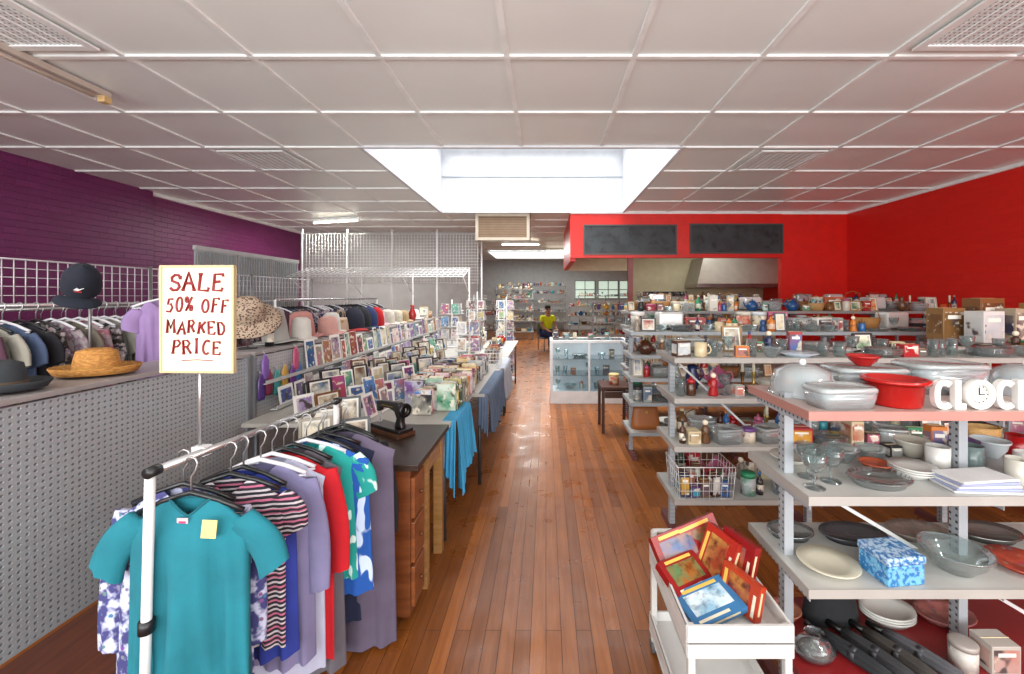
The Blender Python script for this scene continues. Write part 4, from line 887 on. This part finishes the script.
for t in (0, .2, .4, .6, .8, 1): b.tube([(-4.7, 7.6+.7*t, 1.92+.2*t), (-1.5, 7.6+.7*t, 1.92+.2*t)], .009, m, 5)
k.part('wire_top', b)
for x in (-4.65, -3.6, -2.6, -1.5): k.part('rack_post', B().tube([(x, 8.2, 0), (x, 8.2, 2.08)], .014, m, 6)); k.part('diagonal_strut', B().tube([(x, 8.2, 1.6), (x, 7.6, 1.92)], .006, m, 5))
spawn(k)

# ------------------------------------------------------------------ left tables
dk = mat('3a2a22', 'wood', .35, h2='241812'); br = mat('7a4424', 'wood', .35, h2='54280f'); pine = mat('a87c50', 'wood', .4, h2='86602c')
k = K('timber_desk', 'desk', 'old timber desk with dark top and drawers')
k.part('desk_top', B().box(-1.3, -.6, 1.97, 2.6, .73, .762, dk), bev=.004)
k.part('drawer_pedestal', B().box(-1.28, -.64, 1.98, 2.16, .04, .73, br))
for j in range(3):
    dwr = k.part('drawer', B().box(-.64, -.622, 1.99, 2.15, .08+j*.21, .27+j*.21, mat('8a5028', 'wood', .35, h2='64341a')), bev=.003)
    k.part('knob', B().sph((-.614, 2.07, .175+j*.21), .01, mat('5a3010', 'plain', .3)), parent=dwr)
for y_ in (2.25, 2.56):
    for x in (-.655, -1.255): k.part('leg', B().box(x-.025, x+.025, y_-.022, y_+.022, 0, .73, pine))
k.part('desk_rail', B().box(-.66, -.64, 2.28, 2.53, .6, .73, pine)); spawn(k)
def table(y0, y1, x0=-1.9, x1=-.5, lab='long trestle table'):
    k = K('trestle_table', 'table', lab+' with pale top'); k.part('table_top', B().box(x0, x1, y0, y1, .735, .76, mat('a8a49c', 'plain', .4)))
    for x in (x0+.05, x1-.05):
        for y_ in (y0+.06, y1-.06): k.part('leg', B().tube([(x, y_, 0), (x, y_, .735)], .014, mat('606468', 'metal'), 8))
    spawn(k)
table(2.62, 3.4, x1=-.6); table(3.42, 5.54); table(5.55, 7.6)
def drape(y0, y1, x1, zb, h, lab, seed, pt=.0, xi=-.95):
    k = K('tablecloth', 'tablecloth', lab); n = 60; m = mat(h, 'cloth'); vs = []; fs = []
    rows = [(xi, .763), (x1-.01, .763), (x1+.006, .757), (x1+.01, .7), (x1+.015, .6), (x1+.02, .5), (x1+.025, None)]
    for i in range(n+1):
        y_ = y0+(y1-y0)*i/n
        for j, (x, z_) in enumerate(rows):
            a = max(0, j-2)/4; zz = z_ if z_ is not None else zb-pt*max(0, 1-i/14)+.02*sin(i*.7)
            vs.append((x+a*.022*sin(i*.75+seed)+a*.012*sin(i*1.7), y_, zz))
    m_ = len(rows)
    for i in range(n):
        for j in range(m_-1): fs.append((i*m_+j, i*m_+j+1, (i+1)*m_+j+1, (i+1)*m_+j))
    base = len(vs)
    for i in range(25):
        x = xi+(x1-xi)*i/24
        for j, z_ in enumerate((.763, .6, .5, zb+.1*(1-i/24)-pt*i/24)): vs.append((x, y0-.004-(.018*sin(i*.9)+.02)*(j/3), z_))
    for i in range(24):
        for j in range(3): fs.append((base+i*4+j, base+i*4+j+1, base+(i+1)*4+j+1, base+(i+1)*4+j))
    k.part('cloth', B().add(vs, fs, m, True)); spawn(k)
drape(2.68, 3.15, -.575, .40, '3c98c4', 'light blue tablecloth hanging from table', 1, .12, -.66)
drape(3.43, 4.5, -.47, .42, '5a6a80', 'slate blue tablecloth hanging from table', 3, 0, -.55)
drape(4.65, 5.45, -.47, .4, 'a4a8b0', 'pale grey tablecloth hanging from table', 5, 0, -.55)
TZ = .766
k = K('sewing_machine', 'sewing machine', 'vintage black sewing machine on wooden base'); sm = mat('1c1a1a', 'plain', .3); gd = mat('b09040', 'metal', .3)
k.part('wooden_base', B().box(-.18, .18, -.075, .075, 0, .03, mat('4a2c1a', 'wood', .4)), bev=.004)
k.part('machine_bed', B().box(-.175, .175, -.06, .06, .03, .055, sm), bev=.004)
k.part('machine_arm', B().prism([(.06, .055), (.15, .055), (.135, .1), (.14, .2), (.11, .235), (-.09, .225), (-.15, .215), (-.15, .14), (-.115, .14), (-.11, .175), (.0, .18), (.06, .165), (.085, .12)], -.022, .022, sm), bev=.01)
k.part('needle_bar', B().tube([(-.132, 0, .14), (-.132, 0, .065)], .004, mat('c0c0c0', 'metal')).box(-.145, -.12, -.012, .012, .062, .068, mat('c0c0c0', 'metal')))
k.part('hand_wheel', B().lathe([(.018, -.008), (.048, -.01), (.052, 0), (.048, .01), (.018, .008), (.018, -.008)], mat('303030', 'metal', .3), n=24), loc=(.16, 0, .185), rot=(0, pi/2, 0))
k.part('gold_decal', B().box(-.08, .05, -.0235, -.0225, .195, .2, gd)); spawn(k, (-.90, 2.44, .762), rz=-.6, sc=.8)
FRC = ['20242a', '6a4220', '98907e', '4a3020', '686460', '3a3a3c']; ARC = ['506a90', '806048', '8a9098', '6a4a3a', '5a7080', '8a7a60', 'a0a0a0']
for x, y_ in ((-1.15, 2.1), (-1.2, 2.3), (-1.2, 2.54), (-1.0, 2.2)): spawn(frame(ch(FRC), ch(ARC), ch([.12, .15]), ch([.15, .18])), (x, y_, .763), .5, 'on the timber desk', 'photo frames on the desk')
PL = 'on the long display table'
fill(2.9, 4.55, -.68, TZ, bookk, PL, 'y', rr=.05, gap=.003, skip=.02)
fill(2.8, 4.55, -.82, TZ, bookk, PL, 'y', rr=.05, gap=.003, skip=.02)
fill(3.0, 4.5, -.96, TZ, bookk, PL, 'y', rr=.1, gap=.005, skip=.02)
PC = ['8870a0', '5a88b0', 'a86878', 'b8a050', '68a078', '3a5a90', '8a3040', 'c8c4bc', '6a4078', '986830', '307880', 'd0ccc4', 'a8a8a8', '404a50', 'b03838', '204080']
for c in range(30):
    for xx_ in (-1.12, -1.26, -1.4, -1.54, -1.68):
        yy = 2.72+c*.155+R.uniform(-.03, .03)
        if yy > 6.4 or (xx_ > -1.2 and yy > 4.6) or (yy > 4.9 and xx_ > -1.5): continue
        rr_ = R.random()
        if rr_ < .3: spawn(frame(ch(FRC), ch(ARC), ch([.13, .17]), ch([.17, .22])), (xx_, yy, TZ-.002), 1.0+R.uniform(-.2, .2), PL, 'photo frames on the table')
        elif rr_ < .9:
            w_ = ch([.1, .12, .14]); spawn(card(ch(PC), ch(PC), w_, ch([.12, .16, .21]), ch(['greeting_card', 'packet', 'magazine']), full=R.random() < .6), (xx_+R.uniform(-.03, .03), yy, TZ), rot=(-.22+R.uniform(-.15, .1), 0, 1.15+R.uniform(-.35, .35)), place=PL, group='cards and packets on the table')
spawn(basket('e8e8e6', .3, .22, .16), (-.62, 4.78, TZ), pi/2, label='white wire basket on the display table')
fill(4.95, 5.4, -.66, TZ, bookk, PL, 'y', gap=.004, rr=.05); fill(4.7, 5.0, -.9, TZ, mixed, PL, 'y')
fill(5.6, 7.5, -.75, .76, mixed, PL, 'y'); fill(5.6, 7.5, -1.1, .76, tallmix, PL, 'y')
k = K('card_rack', 'card rack', 'tiered white wire rack for greeting cards'); m = mat('b8b8b4', 'plain', .4)
for x, z_ in ((-1.975, .95), (-1.9, .775)):
    k.part('card_ledge', B().box(x-.005, x+.04, 2.9, 8.0, z_-.006, z_, m)); k.part('ledge_lip', B().box(x+.04, x+.043, 2.9, 8.0, z_-.006, z_+.02, m))
spawn(k)
for x, z_, y0 in ((-1.955, .951, 3.42), (-1.88, .776, 2.95)):
    y_ = y0
    while y_ < 7.9:
        w = R.choice([.09, .11, .14, .18]); h_ = R.choice([.15, .19, .215, .25]) if z_ > .9 else R.choice([.14, .17])
        spawn(card(ch(PC), ch(PC), w, h_, R.choice(['greeting_card', 'art_print']), full=R.random() < .4), (x+R.uniform(0, .012), y_+w/2, z_), rot=(-.1+R.uniform(-.05, 0), 0, pi/2+R.uniform(-.05, .05)), group='cards and prints on the tiered rack', place='on the white rack'); y_ += w+R.uniform(.002, .015)
for i, (y_, z_, c) in enumerate([(2.9, .95, '4a3070'), (2.98, .97, '7a3048'), (3.07, .95, '3a8a88'), (3.16, .97, 'b89040'), (3.26, .95, '6a3a80'), (3.34, .97, '406aa0'), (2.94, 1.08, '7a58a0'), (3.3, 1.09, 'b05070')]):
    k = K('fabric_pouch', 'pouch', f'{CN(c)} fabric pouch hooked on pegboard'); b = B()
    b.lathe([(0, -.11), (.032, -.11), (.037, -.09), (.037, .02), (.02, .05), (.016, .07), (0, .07)], mat(c, 'plain', .3), n=14, sx=.4)
    k.part('pouch_body', b); k.part('pouch_loop', B().tube([(0, 0, .065), (-.015, 0, .09), (-.03, 0, .085)], .003, mat('c0c0c0', 'metal'))); spawn(k, (-1.965, y_, z_), group='pouches on the pegboard')
def spinner(x, y_, z0, h, lab):
    k = K('card_spinner', 'display stand', lab); m = mat('c8c8c6', 'plain', .4)
    k.part('stand_base', B().lathe([(0, 0), (.2, 0), (.2, .02), (.03, .03), (0, .03)], m)); k.part('centre_pole', B().tube([(0, 0, .03), (0, 0, h)], .012, m, 8)); b = B()
    for i in range(int(h/.2)):
        z_ = .12+i*.2
        if z_+.1 > h: break
        q = .16
        for dz in (0, .05): b.tube([(-q, -q, z_+dz), (q, -q, z_+dz), (q, q, z_+dz), (-q, q, z_+dz), (-q, -q, z_+dz)], .0035, m, 4)
        b.tube([(-q, -q, z_), (q, q, z_)], .004, m, 4)
    k.part('wire_pocket', b); spawn(k, (x, y_, z0))
    for i in range(int(h/.2)):
        z_ = z0+.12+i*.2
        if z_+.15 > z0+h: break
        for dx in (-.08, .08):
            for pos, ro in (((x+dx, y_-.145, z_+.005), (-.12, 0, 0)), ((x+.145, y_+dx, z_+.005), (-.12, 0, pi/2))):
                spawn(card(ch(PC), ch(PC), .12, .16, full=R.random() < .6), pos, rot=ro, group='cards on the wire spinner', place='on wire spinner')
spinner(-.75, 7.95, 0, 1.55, 'white wire card spinner stand'); spinner(-1.3, 7.95, 0, 1.65, 'white wire card spinner stand'); spinner(-.95, 5.25, .766, .5, 'small white wire card spinner on table'); spinner(-1.5, 6.7, .76, .75, 'small white wire card spinner on table'); spinner(-.9, 8.9, 0, 1.5, 'white wire card spinner stand'); spinner(-1.6, 9.3, 0, 1.6, 'white wire card spinner stand')

# ------------------------------------------------------------------ rear of shop
PB = 'on rear shop shelving'
def unit(x0, x1, y0, zs, lab):
    gondola(x0, x1, y0, y0+.4, zs, [x0+.04, (x0+x1)/2, x1-.04], lab, colr='a4a4a0')
    for z_ in zs: fill(x0+.05, x1-.05, y0+.14, z_, mixed, PB, maxh=.3)
unit(-1.9, -.45, 15.2, [.3, .7, 1.1, 1.5, 1.85], 'rear metal shelving with mixed goods'); unit(.75, 2.3, 13.6, [.3, .65, .95, 1.25], 'rear display shelving with glassware')
unit(1.3, 3.6, 17., [.4, .8, 1.2, 1.6], 'rear metal shelving along the back room'); unit(-2.2, .9, 18.6, [.5, .9, 1.3, 1.7, 2.05], 'rear metal shelving against grey wall')
unit(-1.75, -.9, 11.6, [.3, .7, 1.05, 1.35], 'rear shelving beside the aisle'); unit(1.1, 2.1, 10.0, [.3, .65, .95, 1.25], 'display shelving beneath the bulkhead')

# ------------------------------------------------------------------ person seated
def skin(name, verts, edges, radii, m, parent, sub=2, lab=None):
    me = bpy.data.meshes.new(name); bm = bmesh.new(); ly = bm.verts.layers.skin.verify(); vs = []
    for i, (p, r_) in enumerate(zip(verts, radii)):
        v = bm.verts.new(p); v[ly].radius = r_ if isinstance(r_, tuple) else (r_, r_); v[ly].use_root = (i == 0); vs.append(v)
    for a, c in edges: bm.edges.new((vs[a], vs[c]))
    bm.to_mesh(me); bm.free(); me.materials.append(m)
    o = bpy.data.objects.new(name, me); COL.objects.link(o); o.parent = parent
    sk = o.modifiers.new('Skin', 'SKIN'); sk.use_smooth_shade = True
    s_ = o.modifiers.new('Subsurf', 'SUBSURF'); s_.levels = sub; s_.render_levels = sub
    if lab: o['label'] = lab
    return o
pr = bpy.data.objects.new('person', None); COL.objects.link(pr); pr.location = (.02, 12.3, 0); pr.rotation_euler = (0, 0, .5)
pr['label'] = 'person in yellow high-visibility top and navy trousers sitting on chair'; pr['category'] = 'person'
skn = mat('a87458', 'plain', .6)
V = [(0, 0, .5), (0, -.01, .7), (0, -.04, .92), (0, -.05, 1.03), (0, -.07, 1.1), (0, -.08, 1.2)]; Rr = [(.14, .11), (.13, .1), (.16, .1), (.055, .055), (.05, .055), (.075, .09)]; E = [(0, 1), (1, 2), (2, 3), (3, 4), (4, 5)]
for s_ in (-1, 1):
    b0 = len(V); V += [(s_*.17, -.05, .97), (s_*.23, -.12, .72), (s_*.16, -.33, .6), (s_*.13, -.4, .585)]; Rr += [.05, .042, .03, (.036, .018)]; E += [(2, b0), (b0, b0+1), (b0+1, b0+2), (b0+2, b0+3)]
    for f in range(5):
        fx = s_*.13+(f-2)*.018; b1 = len(V); l_ = [.05, .07, .078, .07, .055][f]
        V += [(fx, -.43 if f else -.41, .585), (fx+(f-2)*.004, -.43-l_*.7, .57)]; Rr += [.008, .007]; E += [(b0+3, b1), (b1, b1+1)]
    b0 = len(V); V += [(s_*.09, -.02, .5), (s_*.12, -.42, .5), (s_*.13, -.46, .1), (s_*.14, -.58, .04)]; Rr += [.085, .06, .04, (.04, .03)]; E += [(0, b0), (b0, b0+1), (b0+1, b0+2), (b0+2, b0+3)]
skin('body', V, E, Rr, skn, pr)
skin('shirt', [(0, 0, .56), (0, -.01, .7), (0, -.04, .93), (.18, -.05, .97), (.22, -.09, .82), (-.18, -.05, .97), (-.22, -.09, .82)], [(0, 1), (1, 2), (2, 3), (3, 4), (2, 5), (5, 6)], [(.175, .135), (.165, .13), (.175, .125), .07, .065, .07, .065], mat('e0ec20', 'cloth'), pr, lab='yellow high-visibility top')
skin('trousers', [(0, 0, .5), (.09, -.03, .5), (.12, -.43, .5), (.13, -.46, .12), (-.09, -.03, .5), (-.12, -.43, .5), (-.13, -.46, .12)], [(0, 1), (1, 2), (2, 3), (0, 4), (4, 5), (5, 6)], [(.16, .125), .1, .075, .065, .1, .075, .065], mat('1c2a54', 'cloth'), pr, lab='navy work trousers')
def sub(nm, b):
    o = bpy.data.objects.new(nm, b.mesh(nm)); COL.objects.link(o); o.parent = pr; return o
sub('hair', B().sph((0, -.06, 1.255), (.088, .098, .07), mat('2a1e18', 'cloth')))
sub('nose', B().sph((0, -.178, 1.185), (.011, .018, .02), skn)); sub('mouth', B().sph((0, -.165, 1.15), (.022, .008, .006), mat('9a5048')))
for s_ in (-1, 1):
    sub('eye', B().sph((s_*.03, -.165, 1.21), .009, mat('f0f0f0')).sph((s_*.03, -.172, 1.21), .005, mat('201810')))
    sub('ear', B().sph((s_*.082, -.08, 1.2), (.01, .018, .028), skn)); sub('shoe', B().lathe([(0, 0), (.045, 0), (.048, .03), (.04, .07), (0, .085)], mat('2a2220'), (s_*.138, -.53, 0), 14, 1, 2.1))
k = K('stacking_chair', 'chair', 'grey plastic chair holding the seated person'); cm = mat('5a5c62', 'plain', .5)
k.part('seat', B().box(-.2, .2, -.22, .2, .34, .37, cm), bev=.01); k.part('backrest', B().box(-.2, .2, .2, .23, .45, .8, cm), bev=.01)
for x in (-.18, .18):
    for y_ in (-.19, .19): k.part('leg', B().tube([(x, y_, 0), (x, y_, .34 if y_ < 0 else .6)], .012, mat('808080', 'metal'), 8))
spawn(k, (.02, 12.3, 0), .5)

# ------------------------------------------------------------------ lights, world, camera
area((-.2, YF+.1, 1.8), 11, 2.4, 560, (radians(112), 0, 0), (.98, .99, 1))
area(((SX0+SX1)/2, (SY0+SY1)/2, 4.58), 3.5, 3.5, 205, (0, 0, 0), (.98, .99, 1), 112)
W = bpy.data.worlds.new('World'); SC.world = W; W.use_nodes = True
bg = W.node_tree.nodes['Background']; bg.inputs[0].default_value = (.93, .96, 1, 1); bg.inputs[1].default_value = 1.2
cd = bpy.data.cameras.new('Camera'); cam = bpy.data.objects.new('Camera', cd); COL.objects.link(cam)
cam.location = (0, 0, 1.55); cam.rotation_euler = (radians(90), 0, 0)
cd.sensor_width = 36; cd.lens = 420/1024*36; cd.shift_x = -34/1024; cd.shift_y = -40/1024; cd.clip_start = .05; cd.clip_end = 100
SC.camera = cam
